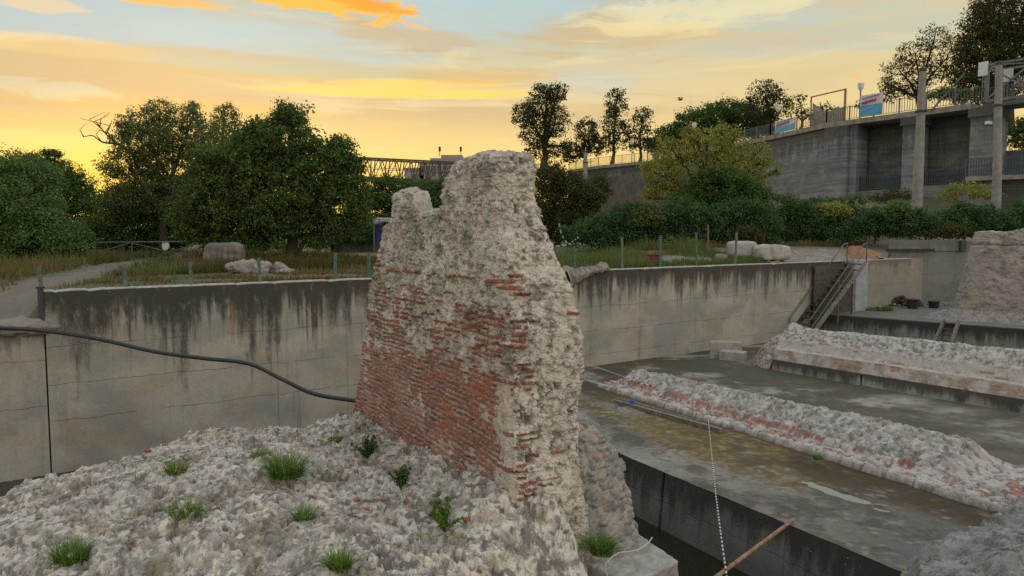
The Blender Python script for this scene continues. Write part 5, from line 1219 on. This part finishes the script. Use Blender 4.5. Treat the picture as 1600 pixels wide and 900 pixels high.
for (x, y) in [(1088, 668), (1093, 655), (1120, 668), (1116, 655), (1100, 665)]: m_.tube([kn + Vector((0, 0, .02)), atY(x, y, 17.6)], .016, 5)
q = atY(1089, 664, 17.5); m_.box((q.x, q.y, q.z), (.18, .12, .22), .3, .02); q = atY(1105, 662, 17.4); m_.box((q.x, q.y, q.z), (.55, .14, .08), -1., .02)
tag(m_.build('rope_anchor', M['bucket']), 'dark tangle of cords and a weight where the hanging rope is tied', 'anchor')
rope(catmull([atY(873, 345, 24.5), atY(877, 365, 24.8), atY(888, 381, 25), atY(903, 371, 24.3)], 8), .022, 'white beaded rope drooping in a V to the fence post by the pier', dash=.12)
rope(catmull([atY(862, 385, 25.), atY(878, 384, 25), atY(889, 381.5, 25)], 6), .018, 'short white rope end running left from the drooping V rope', dash=.12)
c1_ = [(1019, 842, -2.93), (1012, 851, -2.94), (998, 861, -2.95), (983, 864, -2.95), (968, 866, -2.93), (955, 874, -2.9), (946, 884, -2.86), (945, 893, -2.86), (950, 905, -2.9)]
m_ = MB(); m_.tube(catmull([atZ(a, b, c) + Vector((0, 0, .02)) for a, b, c in c1_], 8), .0085, 6); M['cord'] = simple('pale cord', (.62, .60, .56, 1), (.5, .48, .45, 1), 20, .8, .1)
tag(m_.build('cord', M['cord'], smooth=True), 'thin pale cord curling over the concrete block at the pier foot', 'cord')
pa = atZ(1240, 812, ZS + .05); pb = atZ(1000, 990, -2.95); 
m_ = MB(); m_.tube([pa, pa.lerp(pb, .5), pb + (pb - pa) * .1], .028, 10); tag(m_.build('rusty_pipe', M['rust']), 'long rusty pipe slanting over the pit edge at the bottom of the photo', 'pipe')
# timber and pipe along the low wall
a = atZ(962, 627, ZS + .05); b = atZ(1128, 673, ZS + .05); m_ = MB(); m_.beam(a, b, .12, .09); m_.beam(a + Vector((.05, .12, .04)), a.lerp(b, .82) + Vector((.05, .1, .04)), .05)
tag(m_.build('timber_batten', M['timber']), 'grey timber batten lying along the foot of the nearer low wall', 'timber')
m_ = MB(); c = atZ(986, 627, ZS + .16); m_.tube([c - Vector((.12, 0, 0)), c, c + Vector((.14, .03, .02))], [.012, .035, .02], 8); M['bluep'] = simple('blue plastic', (.06, .07, .55, 1), (.04, .05, .35, 1), 9, .5, .1)
tag(m_.build('blue_scrap', M['bluep']), 'scrap of bright blue plastic on the timber batten', 'scrap')

# ================================================================== vegetation
def leaf_cloud(cen, rad, n, size, seed, sway=.0, elong=1.6, up=.35, hue=None, droop=0.):
    """n leaves around clump centres cen (k,3) with radii rad (k,3)"""
    g = np.random.default_rng(seed); k = len(cen); idx = g.integers(0, k, n)
    u = g.normal(size=(n, 3)); u /= np.linalg.norm(u, axis=1)[:, None]; r = g.random(n) ** .5
    P = cen[idx] + u * rad[idx] * r[:, None]; P[:, 2] -= droop * g.random(n)
    N = u * 1.1 + g.normal(size=(n, 3)) * .55; N[:, 2] += up; N /= np.linalg.norm(N, axis=1)[:, None]
    a = np.cross(N, g.normal(size=(n, 3))); a /= np.linalg.norm(a, axis=1)[:, None]; b = np.cross(N, a)
    sz = size * (.55 + .9 * g.random(n)); a *= (sz * .5)[:, None]; b *= (sz * .5 / elong)[:, None]
    V = np.stack([P - a, P + b - a * .1, P + a, P - b - a * .1], 1).reshape(-1, 3)
    hv = (hue if hue is not None else g.random(k))[idx] * .85 + .15 * g.random(n); rare = g.random(n)
    C = np.zeros((n, 3), np.float32); C[:, 0] = np.clip(hv, 0, 1); C[:, 1] = rare
    return V, np.arange(4 * n).reshape(-1, 4), np.repeat(C, 4, 0)
def tree(name, lobes, Yd, kind, label, cat='tree', group=None, dens=1., leaf=.13, sub=9, trunk=None, seed=1, clump=.42, depth=1., bare=(), zfoot=None, droop=0., thin=1.):
    """lobes: (px, py, rx px, ry px [, dY]) ellipses of foliage seen from the photo, given real depth"""
    g = np.random.default_rng(seed); cen = []; rad = []; lc = []
    sc_ = Yd / F; leaf = leaf * .78
    for L_ in lobes:
        px, py, rx, ry = L_[:4]; dY = L_[4] if len(L_) > 4 else 0.
        c = atY(px, py, Yd + dY); ax = np.array([rx * sc_, (rx * .5 + ry * .5) * sc_ * depth, ry * sc_]); lc.append((c, ax))
        n_ = max(6, int(sub * 2.4 * (ax[0] * ax[2] / (clump ** 2)) ** .9)); n_ = min(n_, 700)
        u = g.normal(size=(n_, 3)); u /= np.linalg.norm(u, axis=1)[:, None]; r = .35 + .62 * g.random(n_) ** .6
        cc = np.array(c) + u * ax * r[:, None]; cen.append(cc); rad.append((clump * (.5 + .8 * g.random((n_, 1)))) * np.array([[1, 1, .72]]) * np.minimum(1, ax.min() / clump * .8 + .2))
    cen = np.concatenate(cen); rad = np.concatenate(rad)
    area = sum(a[0] * a[2] for _, a in lc) * math.pi
    n = int(min(190000, dens * (9.0 if dens > .8 else 6.) * area / (leaf * leaf * .5)))
    n = max(n, 60)
    base = lc[0][0] if trunk is None else atY(trunk[0], trunk[1], Yd)
    zf = zfoot if zfoot is not None else base.z
    root = thing(name, (base.x, base.y, min(zf, base.z)), label, cat, group)
    hue = np.clip(.45 + .5 * g.normal(size=len(cen)) * .5 + .25 * (cen[:, 2] - cen[:, 2].mean()) / (cen[:, 2].std() + .1) * .4, 0, 1)
    V, Fc, Cc = leaf_cloud(cen, rad, n, leaf, seed, hue=hue, droop=droop)
    link('crown', V, Fc, L[kind], root, colr=Cc)
    print('LEAVES', name, n)
    if trunk is not None:
        m_ = MB(); tr = trunk[2]; top_c = sum((Vector(c) for c, _ in lc), Vector()) / len(lc)
        fork = Vector((lerp(base.x, top_c.x, .35), lerp(base.y, top_c.y, .35), lerp(base.z, top_c.z, .45)))
        m_.tube([base - Vector((0, 0, .6)), base + Vector((0, 0, .1)), base.lerp(fork, .5) + Vector((tr * .5, 0, 0)), fork], [tr * 1.5, tr * 1.1, tr * .85, tr * .7], 8)
        for c, ax in lc:
            mid_ = fork.lerp(c, .5) + Vector((g.normal() * .12, g.normal() * .12, .1)) * ax[0]
            m_.tube([fork, mid_, Vector(c), Vector(c) + Vector((g.normal() * .3 * ax[0], g.normal() * .3 * ax[0], ax[2] * .65))], [tr * .55, tr * .36, tr * .2, tr * .05], 6)
            for q in range(5):
                u = Vector(g.normal(size=3)).normalized(); e_ = Vector(c) + Vector((u.x * ax[0], u.y * ax[1], abs(u.z) * ax[2])) * .8
                m_.tube([mid_.lerp(Vector(c), .6), mid_.lerp(e_, .7), e_], [tr * .16, tr * .1, tr * .03], 4)
        for br in bare:
            pts = [atY(x, y, Yd) for x, y in br[:-1]]; m_.tube(catmull(pts, 4), list(np.linspace(br[-1], .015, (len(pts) - 1) * 4 + 1)), 6)
            for q in range(7):
                i = g.integers(1, len(pts)); p = pts[i - 1].lerp(pts[i], g.random()); m_.tube([p, p + Vector((g.normal() * .25, 0, .35)), p + Vector((g.normal() * .5, 0, .7))], [.03, .02, .008], 4)
        m_.build('trunk', M['bark'], root)
    return root
GL = 'trees beyond the retaining wall'
# left group
tree('willow_bush', [(-35, 310, 75, 70), (30, 330, 70, 60), (75, 370, 60, 45), (20, 380, 90, 40), (10, 265, 28, 32), (60, 290, 30, 40, 1), (105, 395, 30, 22)], 31, 'willow', 'light green willow-like bush filling the left edge', 'bush', GL, 1., .13, 9, (10, 412, .2), 2, .5, 1.)
tree('dark_tree', [(70, 275, 48, 38), (110, 300, 32, 40), (45, 260, 30, 24), (125, 330, 35, 50), (85, 240, 15, 8)], 44, 'dark', 'dark round tree behind the left willow bush', 'tree', GL, .9, .16, 8, (85, 395, .22), 3, .5)
tree('sapling', [(140, 300, 16, 26), (160, 320, 18, 25), (130, 340, 18, 30), (172, 345, 14, 26), (150, 365, 40, 22)], 46, 'airy', 'sparse sapling with sky glowing through, left of the bare limb tree', 'tree', GL, .30, .14, 6, (150, 395, .1), 4, .35)
tree('airy_tree', [(215, 195, 32, 24), (250, 175, 28, 20), (235, 225, 62, 36), (200, 262, 46, 34), (330, 230, 50, 46), (270, 235, 50, 50), (215, 300, 50, 45), (300, 185, 22, 20), (270, 300, 60, 50), (190, 205, 10, 12), (180, 330, 20, 35)], 37, 'airy', 'airy grey-green tree with one bare crooked limb reaching left', 'tree', GL, .72, .12, 10, (255, 395, .24), 5, .42,
     bare=[[(265, 300), (235, 262), (205, 240), (185, 226), (160, 222), (145, 212), (130, 214), .10], [(185, 226), (168, 212), (158, 200), (150, 190), .05], [(262, 290), (242, 235), (228, 190), .07]])
tree('slender_tree', [(350, 185, 22, 26), (335, 220, 26, 30), (303, 170, 10, 16), (368, 195, 10, 22)], 40, 'airy', 'feathery tree top showing between the airy tree and the walnut', 'tree', GL, .6, .13, 9, (345, 395, .2), 6, .4)
tree('walnut_tree', [(455, 180, 30, 22), (440, 225, 62, 45), (380, 265, 72, 48), (500, 260, 55, 50), (535, 240, 20, 28), (340, 310, 62, 48), (440, 310, 90, 60), (530, 315, 46, 50), (400, 345, 90, 32), (555, 300, 18, 40), (480, 355, 70, 22), (555, 255, 14, 14), (415, 205, 22, 16), (560, 335, 22, 20), (300, 345, 36, 34), (335, 265, 40, 44), (400, 240, 50, 40), (365, 375, 60, 16)], 30, 'walnut', 'large dense green walnut tree, tallest on the left', 'tree', GL, 1.15, .15, 12, (455, 402, .24), 7, .42,
     bare=[[(470, 400), (452, 375), (440, 350), .16], [(462, 400), (480, 372), (500, 350), .12]])
tree('thicket', [(200, 320, 45, 36), (285, 315, 50, 45), (215, 350, 60, 44), (270, 345, 45, 42), (320, 360, 40, 28), (160, 365, 40, 30), (240, 375, 60, 18)], 38, 'dark', 'dark thicket under the airy tree, behind the barrier gate', 'bush', GL, .95, .15, 8, (230, 398, .15), 8, .5)
tree('thicket', [(610, 300, 45, 28), (655, 310, 45, 30), (700, 320, 40, 30), (590, 330, 40, 30), (640, 345, 60, 25), (575, 310, 20, 20), (690, 290, 15, 10), (730, 330, 30, 40)], 50, 'dark', 'dark leafy thicket below the truss bridge, behind the notched pier', 'bush', GL, .95, .18, 8, (640, 385, .2), 9, .6)
tree('low_thicket', [(500, 375, 45, 14), (560, 365, 30, 18), (420, 385, 50, 10)], 46, 'dark', 'low dark undergrowth in the shade behind the walnut trunk', 'bush', GL, .9, .15, 8, None, 10, .4, zfoot=0)
# behind the wall, right of the pier
tree('leafy_bush', [(860, 280, 30, 28), (890, 300, 36, 30), (850, 320, 30, 30), (905, 335, 34, 25), (870, 350, 40, 30), (925, 310, 18, 18)], 43, 'autumn', 'mid-green leafy bush rising just right of the pier top', 'bush', GL, 1.5, .15, 12, (870, 385, .15), 11, .5)
tree('ivy_clump', [(935, 285, 17, 16), (925, 300, 12, 12), (945, 300, 12, 8)], 78, 'far', 'dark ivy clump hanging on the far wall beside the concrete pole', 'plant', None, .9, .26, 8, None, 12, .7)
tree('yellow_tree', [(1060, 240, 38, 24), (1105, 225, 44, 26), (1150, 240, 36, 28), (1035, 270, 32, 28), (1180, 268, 28, 24), (1110, 270, 70, 40), (1070, 305, 55, 28), (1150, 305, 55, 30), (1020, 290, 16, 16), (1125, 205, 14, 10), (1195, 250, 14, 12), (1088, 212, 12, 12), (1040, 220, 14, 9), (1075, 206, 11, 9), (1150, 208, 12, 9), (1192, 230, 13, 9), (1010, 262, 14, 10), (1214, 268, 9, 8), (1128, 198, 6, 8), (1012, 310, 12, 14)], 41, 'yellow', 'yellow-green tree in front of the raised promenade', 'tree', GL, .55, .15, 8, (1110, 372, .22), 13, .36)
tree('dark_bush', [(1130, 295, 55, 30), (1085, 320, 50, 28), (1175, 315, 40, 28), (1120, 275, 30, 18)], 39.4, 'dark', 'dark bush growing inside and below the yellow-green tree', 'bush', GL, .9, .15, 9, (1120, 385, .12), 14, .45)
hd = [(940, 352, 34, 20), (985, 343, 38, 26), (1028, 350, 34, 22), (1070, 338, 40, 30), (1120, 346, 40, 28), (1165, 336, 34, 30), (1195, 350, 26, 24), (1005, 330, 16, 12), (960, 375, 45, 18), (1020, 378, 50, 22), (1080, 380, 50, 20), (1140, 378, 50, 18), (900, 365, 22, 20), (1190, 375, 30, 12)]
tree('hedge_thicket', hd, 37, 'hedge', 'broad dark green thicket behind the green fence posts', 'bush', GL, .95, .14, 9, None, 15, .5, zfoot=0)
tree('hedge_thicket', [(1218, 348, 30, 26), (1258, 345, 34, 24), (1305, 352, 34, 18), (1345, 342, 30, 22), (1390, 352, 32, 16), (1432, 346, 34, 20), (1285, 330, 16, 12), (1410, 330, 13, 10), (1328, 326, 9, 8), (1370, 332, 8, 10), (1230, 368, 40, 10), (1300, 362, 60, 14), (1400, 360, 60, 12)], 41, 'hedge', 'long dark hedge below the promenade, left of the crumbling ruin', 'hedge', GL, .95, .15, 9, None, 16, .5, zfoot=0)
tree('hedge_thicket', [(1480, 348, 34, 18), (1525, 340, 32, 22), (1570, 348, 28, 16), (1610, 336, 40, 26), (1500, 327, 14, 11), (1550, 328, 9, 9), (1500, 355, 50, 14), (1570, 352, 60, 16)], 41, 'hedge', 'dark hedge behind the crumbling ruin at the right edge', 'hedge', GL, .95, .15, 9, None, 17, .5, zfoot=0)
tree('shrub', [(1505, 295, 22, 13), (1530, 300, 20, 12), (1480, 305, 20, 10), (1550, 305, 14, 8)], 46, 'yellow', 'yellowing shrub at the foot of the wide pillar, between the two tall poles', 'bush', None, .7, .16, 8, None, 18, .4)
tree('shrub', [(1395, 303, 18, 10), (1375, 308, 20, 8), (1415, 305, 12, 8)], 46, 'autumn', 'small shrub below the first recessed bay', 'bush', None, .7, .16, 8, None, 19, .4)
tree('shrub', [(1230, 312, 20, 9), (1280, 314, 30, 8), (1330, 314, 30, 8)], 46, 'hedge', 'low scrub along the base of the promenade wall', 'bush', None, .8, .16, 8, None, 20, .4)
for q, (lb_, px, py, rx, ry, kd, Yq) in enumerate([('olive-tinted shrub rising out of the thicket between two green posts', 1010, 335, 26, 20, 'airy', 36.4), ('brownish shrub at the thicket edge behind the two square blocks', 1165, 368, 34, 16, 'autumn', 36.2),
    ('light green shrub low in the thicket beside the dark red box', 1055, 385, 28, 14, 'willow', 35.5), ('tall light green shrub sticking out of the hedge left of the thick pole', 1400, 325, 20, 13, 'willow', 40.2),
    ('yellowish shrub in the hedge below the promenade pillar', 1300, 325, 24, 11, 'yellow', 40.4), ('brown dying shrub low in the hedge above the back wall', 1480, 362, 36, 10, 'autumn', 39.8), ('dark rounded shrub topping the hedge behind the right block', 1245, 325, 26, 14, 'dark', 40.6)]):
    tree('shrub', [(px, py, rx, ry), (px - rx * .5, py + ry * .5, rx * .6, ry * .7), (px + rx * .6, py + ry * .4, rx * .6, ry * .6)], Yq, kd, lb_, 'bush', None, .9, .13, 9, None, 90 + q, .35, zfoot=0)
# skyline trees
GS = 'trees on the skyline'
tree('skyline_tree', [(845, 165, 30, 22), (870, 145, 20, 15), (820, 180, 24, 20), (838, 205, 30, 26), (868, 190, 24, 30), (850, 235, 34, 16), (885, 230, 12, 12), (855, 140, 24, 10)], 100, 'far', 'tall dark tree standing against the yellow sky just right of the pier', 'tree', GS, .72, .32, 11, (849, 262, .45), 21, .7)
tree('skyline_tree', [(915, 205, 22, 22), (905, 232, 22, 16), (930, 225, 16, 20), (890, 245, 14, 10)], 104, 'far', 'rounded lower tree between the two tallest skyline trees', 'tree', GS, .8, .32, 10, (915, 262, .3), 22, .75)
tree('skyline_tree', [(962, 165, 20, 22), (955, 195, 18, 26), (975, 205, 14, 20), (965, 145, 10, 8), (950, 225, 22, 14)], 102, 'far', 'slim tree with thin top beside the rounded skyline tree', 'tree', GS, .55, .34, 9, (957, 255, .25), 23, .7)
tree('skyline_tree', [(1005, 180, 18, 16), (1000, 205, 18, 16), (985, 222, 16, 14), (1015, 225, 16, 12)], 102, 'far', 'small open-crowned tree left of the dark wooded rise', 'tree', GS, .55, .34, 9, (1000, 255, .25), 24, .7)
tree('wood', [(1050, 215, 30, 24), (1085, 195, 36, 28), (1125, 180, 40, 26), (1165, 185, 36, 28), (1100, 215, 60, 18), (1190, 200, 30, 24), (1030, 228, 24, 16)], 108, 'dark', 'dark dense wooded rise behind the promenade railing', 'wood', GS, .95, .38, 9, (1110, 245, .5), 25, 1.1)
tree('skyline_tree', [(1195, 145, 30, 20), (1215, 165, 22, 22), (1180, 170, 24, 20), (1205, 190, 26, 18)], 92, 'far', 'broad tree rising above the smaller banner', 'tree', GS, .55, .32, 9, (1200, 222, .35), 26, .7)
tree('skyline_tree', [(1248, 155, 14, 13), (1240, 175, 16, 12), (1260, 180, 14, 12), (1290, 170, 16, 10)], 88, 'far', 'sparse little tree seen through the billboard frame', 'tree', GS, .30, .30, 8, (1250, 205, .2), 27, .6)
tree('skyline_tree', [(1360, 158, 20, 9), (1385, 150, 16, 12), (1350, 165, 14, 7)], 72, 'autumn', 'low bushy treetop behind the larger banner', 'tree', GS, .5, .26, 8, None, 28, .5)
tree('skyline_tree', [(1460, 60, 26, 22), (1430, 85, 34, 22), (1405, 110, 26, 22), (1445, 115, 34, 24), (1480, 90, 14, 34), (1400, 140, 24, 14), (1430, 142, 28, 14), (1385, 130, 12, 12)], 72, 'autumn', 'open-branched browning tree left of the big right-hand tree', 'tree', GS, .34, .22, 10, (1436, 190, .28), 29, .55, bare=[[(1470, 130), (1478, 100), (1482, 70), .07]])
tree('dark_tree', [(1560, 30, 45, 35), (1600, 10, 50, 45), (1545, 85, 42, 35), (1600, 80, 50, 50), (1515, 105, 28, 26), (1500, 125, 24, 18), (1560, 130, 50, 30), (1535, 5, 20, 18), (1650, 60, 60, 80), (1540, 150, 50, 18), (1525, 45, 26, 26), (1510, 75, 20, 20)], 66, 'autumn', 'biggest tree at the top right corner behind the footbridge', 'tree', GS, .8, .24, 9, (1575, 200, .5), 30, .8)
tree('dark_bush', [(1480, 145, 16, 10), (1465, 148, 14, 8), (1500, 148, 14, 10)], 62, 'dark', 'dark bush behind the promenade railing below the browning tree', 'bush', None, .9, .22, 8, None, 31, .5)
tree('dark_bush', [(1600, 210, 30, 25), (1640, 200, 40, 40)], 58, 'walnut', 'green foliage hanging beneath the footbridge at the right edge', 'bush', None, .9, .2, 8, None, 32, .5)
tree('weeds', [(1374, 484, 20, 4.5), (1388, 482, 10, 4)], 33.2, 'grass', 'mat of green weeds at the foot of the tan terrace wall', 'plant', None, 1., .07, 9, None, 33, .12, zfoot=-2.3)

# grass tufts on the foundation
def tuft(base, r, h, n, mat, label, seed, cat='grass tuft', group='grass tufts on the foundation', spread=1.15, wdt=.0042, name='grass_tuft', stalks=0):
    g = np.random.default_rng(seed); V = []; Fs = []; C = []
    n = int(n * 1.7)
    for i in range(n + stalks):
        big = i >= n; a = g.random() * 2 * math.pi; rr_ = r * .45 * math.sqrt(g.random()); hh_ = h * (.45 + .7 * g.random()) * (1.5 if big else 1); ln = spread * h * (.15 + g.random() * .9) * (.6 if big else 1)
        p = Vector(base) + Vector((math.cos(a) * rr_ * 1.3, math.sin(a) * rr_, -.03)); a2 = a + g.normal() * .6; d = Vector((math.cos(a2), math.sin(a2), 0)); sd = Vector((-d.y, d.x, 0)) * wdt * (.6 + .8 * g.random()) * (1 + h)
        k0 = len(V); hu = g.random(); ra = g.random()
        for j in range(5):
            t = j / 4; q = p + d * ln * t * t + Vector((0, 0, hh_ * (t - .25 * t * t * (ln / h)))); wj = (1 - t) ** .7 * (.45 if big else 1) + (.9 if big and j in (3,) else 0)
            V += [q - sd * wj, q + sd * wj]; C += [(hu, 1. if (big or ra > .86) else ra * .9, 0)] * 2
        Fs += [(k0 + 2 * j, k0 + 2 * j + 1, k0 + 2 * j + 3, k0 + 2 * j + 2) for j in range(4)]
    return tag(link(name, [tuple(v) for v in V], Fs, L[mat], origin=Vector(base), colr=np.array(C)), label, cat, group)
tufts = [(447, 742, .36, .34, 300, 'largest grass tuft with seed stalks, centre of the foundation', 14), (408, 712, .22, .14, 110, 'low tuft just behind the largest tuft', 0), (275, 738, .22, .18, 130, 'bright tuft near the back edge, left of the largest one', 0),
 (290, 803, .30, .17, 160, 'dark spreading tuft below the bright one, left half of the foundation', 3), (112, 875, .28, .24, 200, 'tuft nearest the bottom left corner', 2), (474, 811, .20, .17, 130, 'small tuft directly below the largest tuft', 3),
 (530, 888, .19, .22, 190, 'bright yellow-green tuft at the bottom edge', 2), (528, 687, .24, .12, 120, 'flat cushion of grass at the far foot of the pier', 0), (575, 715, .28, .24, 200, 'bushy leafy weed against the far foot of the brick face', 2),
 (627, 766, .24, .20, 170, 'low feathery weed at mid length of the brick face', 3), (695, 832, .26, .30, 260, 'tallest leafy weed, beside the near end of the brick face', 4)]
for i, (px, py, r_, h_, n_, lab, stk) in enumerate(tufts):
    b = hit_mound(px, py)
    if px in (575, 627, 695):                      # bushy broad-leaved weeds
        t = thing('weed', b, lab, 'weed', 'leafy weeds at the foot of the brick face'); g = np.random.default_rng(80 + i); m_ = MB(); cc = []
        for q in range(16):
            a = g.random() * 6.28; ln = g.random() * r_ * .85; e_ = b + Vector((math.cos(a) * ln, math.sin(a) * ln, h_ * (.5 + .9 * g.random()))); mid_ = b.lerp(e_, .5) + Vector((0, 0, h_ * .12)); m_.tube([b - Vector((0, 0, .02)), mid_, e_], [.006, .004, .002], 4)
            cc += [b.lerp(mid_, .6), mid_, mid_.lerp(e_, .5), e_]
        m_.build('stems', L['grass'], t); cc = np.array([tuple(q) for q in cc]); V, Fc, Cc = leaf_cloud(cc, np.full((len(cc), 3), .035), 1500 if px != 695 else 2400, .034, 85 + i, elong=2.6, up=.5)
        link('leaves', V, Fc, L['hedge' if px != 695 else 'grass'], t, colr=Cc); continue
    tuft(b, r_, h_, n_, 'bright' if px in (275, 530, 408) else 'grass', lab, 50 + i, stalks=stk + 3)
tuft(atZ(940, 862, -2.62), .22, .26, 300, 'grass', 'dense dark tuft at the foot of the cobbled buttress', 70)
tuft(atZ(1278, 716, ZS + .14), .14, .18, 60, 'grass', 'lone small tuft on the ledge of the nearer low wall', 71, group=None)
for i, (px, py) in enumerate([(1182, 573), (1100, 547)]): pass

g = np.random.default_rng(600); K = 900; X = g.uniform(-7.2, 1.0, K); Y = g.uniform(6.8, 12.8, K); q = polysd(X, Y, poly) > .45; X, Y = X[q], Y[q]; Z = mound_h(X, Y); V = []; Fs = []; Cc = []
for x, y, z in zip(X, Y, Z):
    if (x * B_[0] + (y - 8.5) * B_[1]) > -.1 and x > -4 and (x * A_[0] + (y - 8.5) * A_[1]) > -.1: continue
    sz = .012 + .035 * g.random() ** 3; k0 = len(V); M3 = Matrix.Rotation(g.random() * 6.28, 3, 'Z') @ Matrix.Rotation(g.normal() * .4, 3, 'X'); cc = (.34, .13, .09) if g.random() < .10 else tuple(np.array([.50, .46, .40]) * (.45 + .85 * g.random()))
    for a in range(8): V.append(Vector((x, y, z + sz * .35)) + M3 @ Vector(((1 if a & 1 else -1) * sz * g.uniform(.5, 1.1), (1 if a & 2 else -1) * sz * g.uniform(.4, .9), (1 if a & 4 else -1) * sz * g.uniform(.3, .7)))); Cc.append(cc)
    Fs += [tuple(k0 + t for t in f) for f in ((0, 2, 3, 1), (4, 5, 7, 6), (0, 1, 5, 4), (2, 6, 7, 3), (0, 4, 6, 2), (1, 3, 7, 5))]
tag(link('loose_chips', [tuple(v) for v in V], Fs, M['masonry'], colr=np.array(Cc)), 'loose chips of stone and brick strewn over the foundation', 'rubble', kind='stuff')
# grass and weeds on the upper ground
def field(name, n, region, h, mat, seed, label, wdt=.02):
    g = np.random.default_rng(seed); V = np.zeros((n, 3, 3), np.float32); u = g.random(n) * (region[1] - region[0]) + region[0]; r = region[2] + (region[3] - region[2]) * g.random(n) ** 1.3
    X = W0.x + u * WD.x + r * WN.x; Y = W0.y + u * WD.y + r * WN.y; P = np.stack([X, Y, 0 * X], -1); cl = fbm(P, 1.6, 3, seed)
    dm = np.full(n, 99.)
    for a, b_ in zip(pth[:-1], pth[1:]):
        t = np.clip(((X - a.x) * (b_.x - a.x) + (Y - a.y) * (b_.y - a.y)) / ((b_.x - a.x) ** 2 + (b_.y - a.y) ** 2), 0, 1); dm = np.minimum(dm, np.hypot(X - a.x - t * (b_.x - a.x), Y - a.y - t * (b_.y - a.y)))
    keep = (cl + .3 * g.random(n) > -.05) & (dm > .8 + .5 * g.random(n)); X, Y, cl = X[keep], Y[keep], cl[keep]; k = len(X); Z = terrain_z(X, Y)
    hh_ = h * (.3 + g.random(k)) * (.5 + 1.2 * np.clip(cl + .2, 0, 1)); a = g.random(k) * 6.28; V = np.zeros((k, 3, 3)); wx = np.cos(a) * wdt; wy = np.sin(a) * wdt
    V[:, 0] = np.stack([X - wx, Y - wy, Z - .02], -1); V[:, 1] = np.stack([X + wx, Y + wy, Z - .02], -1); V[:, 2] = np.stack([X + g.normal(size=k) * h * .3, Y + g.normal(size=k) * h * .3, Z + hh_], -1)
    C = np.zeros((k, 3)); C[:, 0] = np.clip(.5 + cl * 1.2 + .2 * g.normal(size=k), 0, 1); C[:, 1] = g.random(k)
    o = link(name, V.reshape(-1, 3), np.arange(3 * k).reshape(-1, 3), L[mat], origin=(0, 0, 0), colr=np.repeat(C, 3, 0)); tag(o, label, 'grass', kind='stuff')
field('dry_grass', 60000, (-18, 6, .5, 18), .16, 'dry', 400, 'short dry grass covering the ground behind the wall')
field('dry_grass', 14000, (-24, -6, 7, 20), .34, 'dry', 410, 'straw-coloured grass patches around the barrier gate', .018)
field('dry_grass', 15000, (-24, -6, 6, 24), .36, 'airy', 401, 'taller dull green grass along the bush line at the left', .02)
field('dry_grass', 26000, (2.5, 14, .6, 9), .34, 'airy', 402, 'tall weeds between the fence posts and the thicket', .016)
field('green_grass', 14000, (-18, -12.3, .4, 4), .16, 'willow', 403, 'green grass on the bank at the left end of the wall', .018)
field('dry_grass', 22000, (-10, 1, 6, 20), .34, 'autumn', 404, 'brown bracken-like growth beneath the walnut tree', .03)
field('dry_grass', 9000, (12, 34, 4.5, 9), .3, 'dry', 405, 'dry grass fringe at the foot of the right hedge', .02)
# bird
c = atY(1063, 156, 60); m_ = MB(); m_.tube([c - Vector((.22, 0, 0)), c, c + Vector((.2, 0, .02))], [.02, .08, .03], 6); m_.add([c, c + Vector((-.1, -.1, .22)), c + Vector((-.3, -.2, .12)), c + Vector((.08, .02, 0))], [(0, 1, 2, 3)]); m_.add([c, c + Vector((.12, .1, .25)), c + Vector((.3, .2, .2)), c + Vector((-.05, 0, 0))], [(0, 1, 2, 3)])
tag(m_.build('bird', M['bucket']), 'tiny dark bird flying above the wooded rise', 'bird')
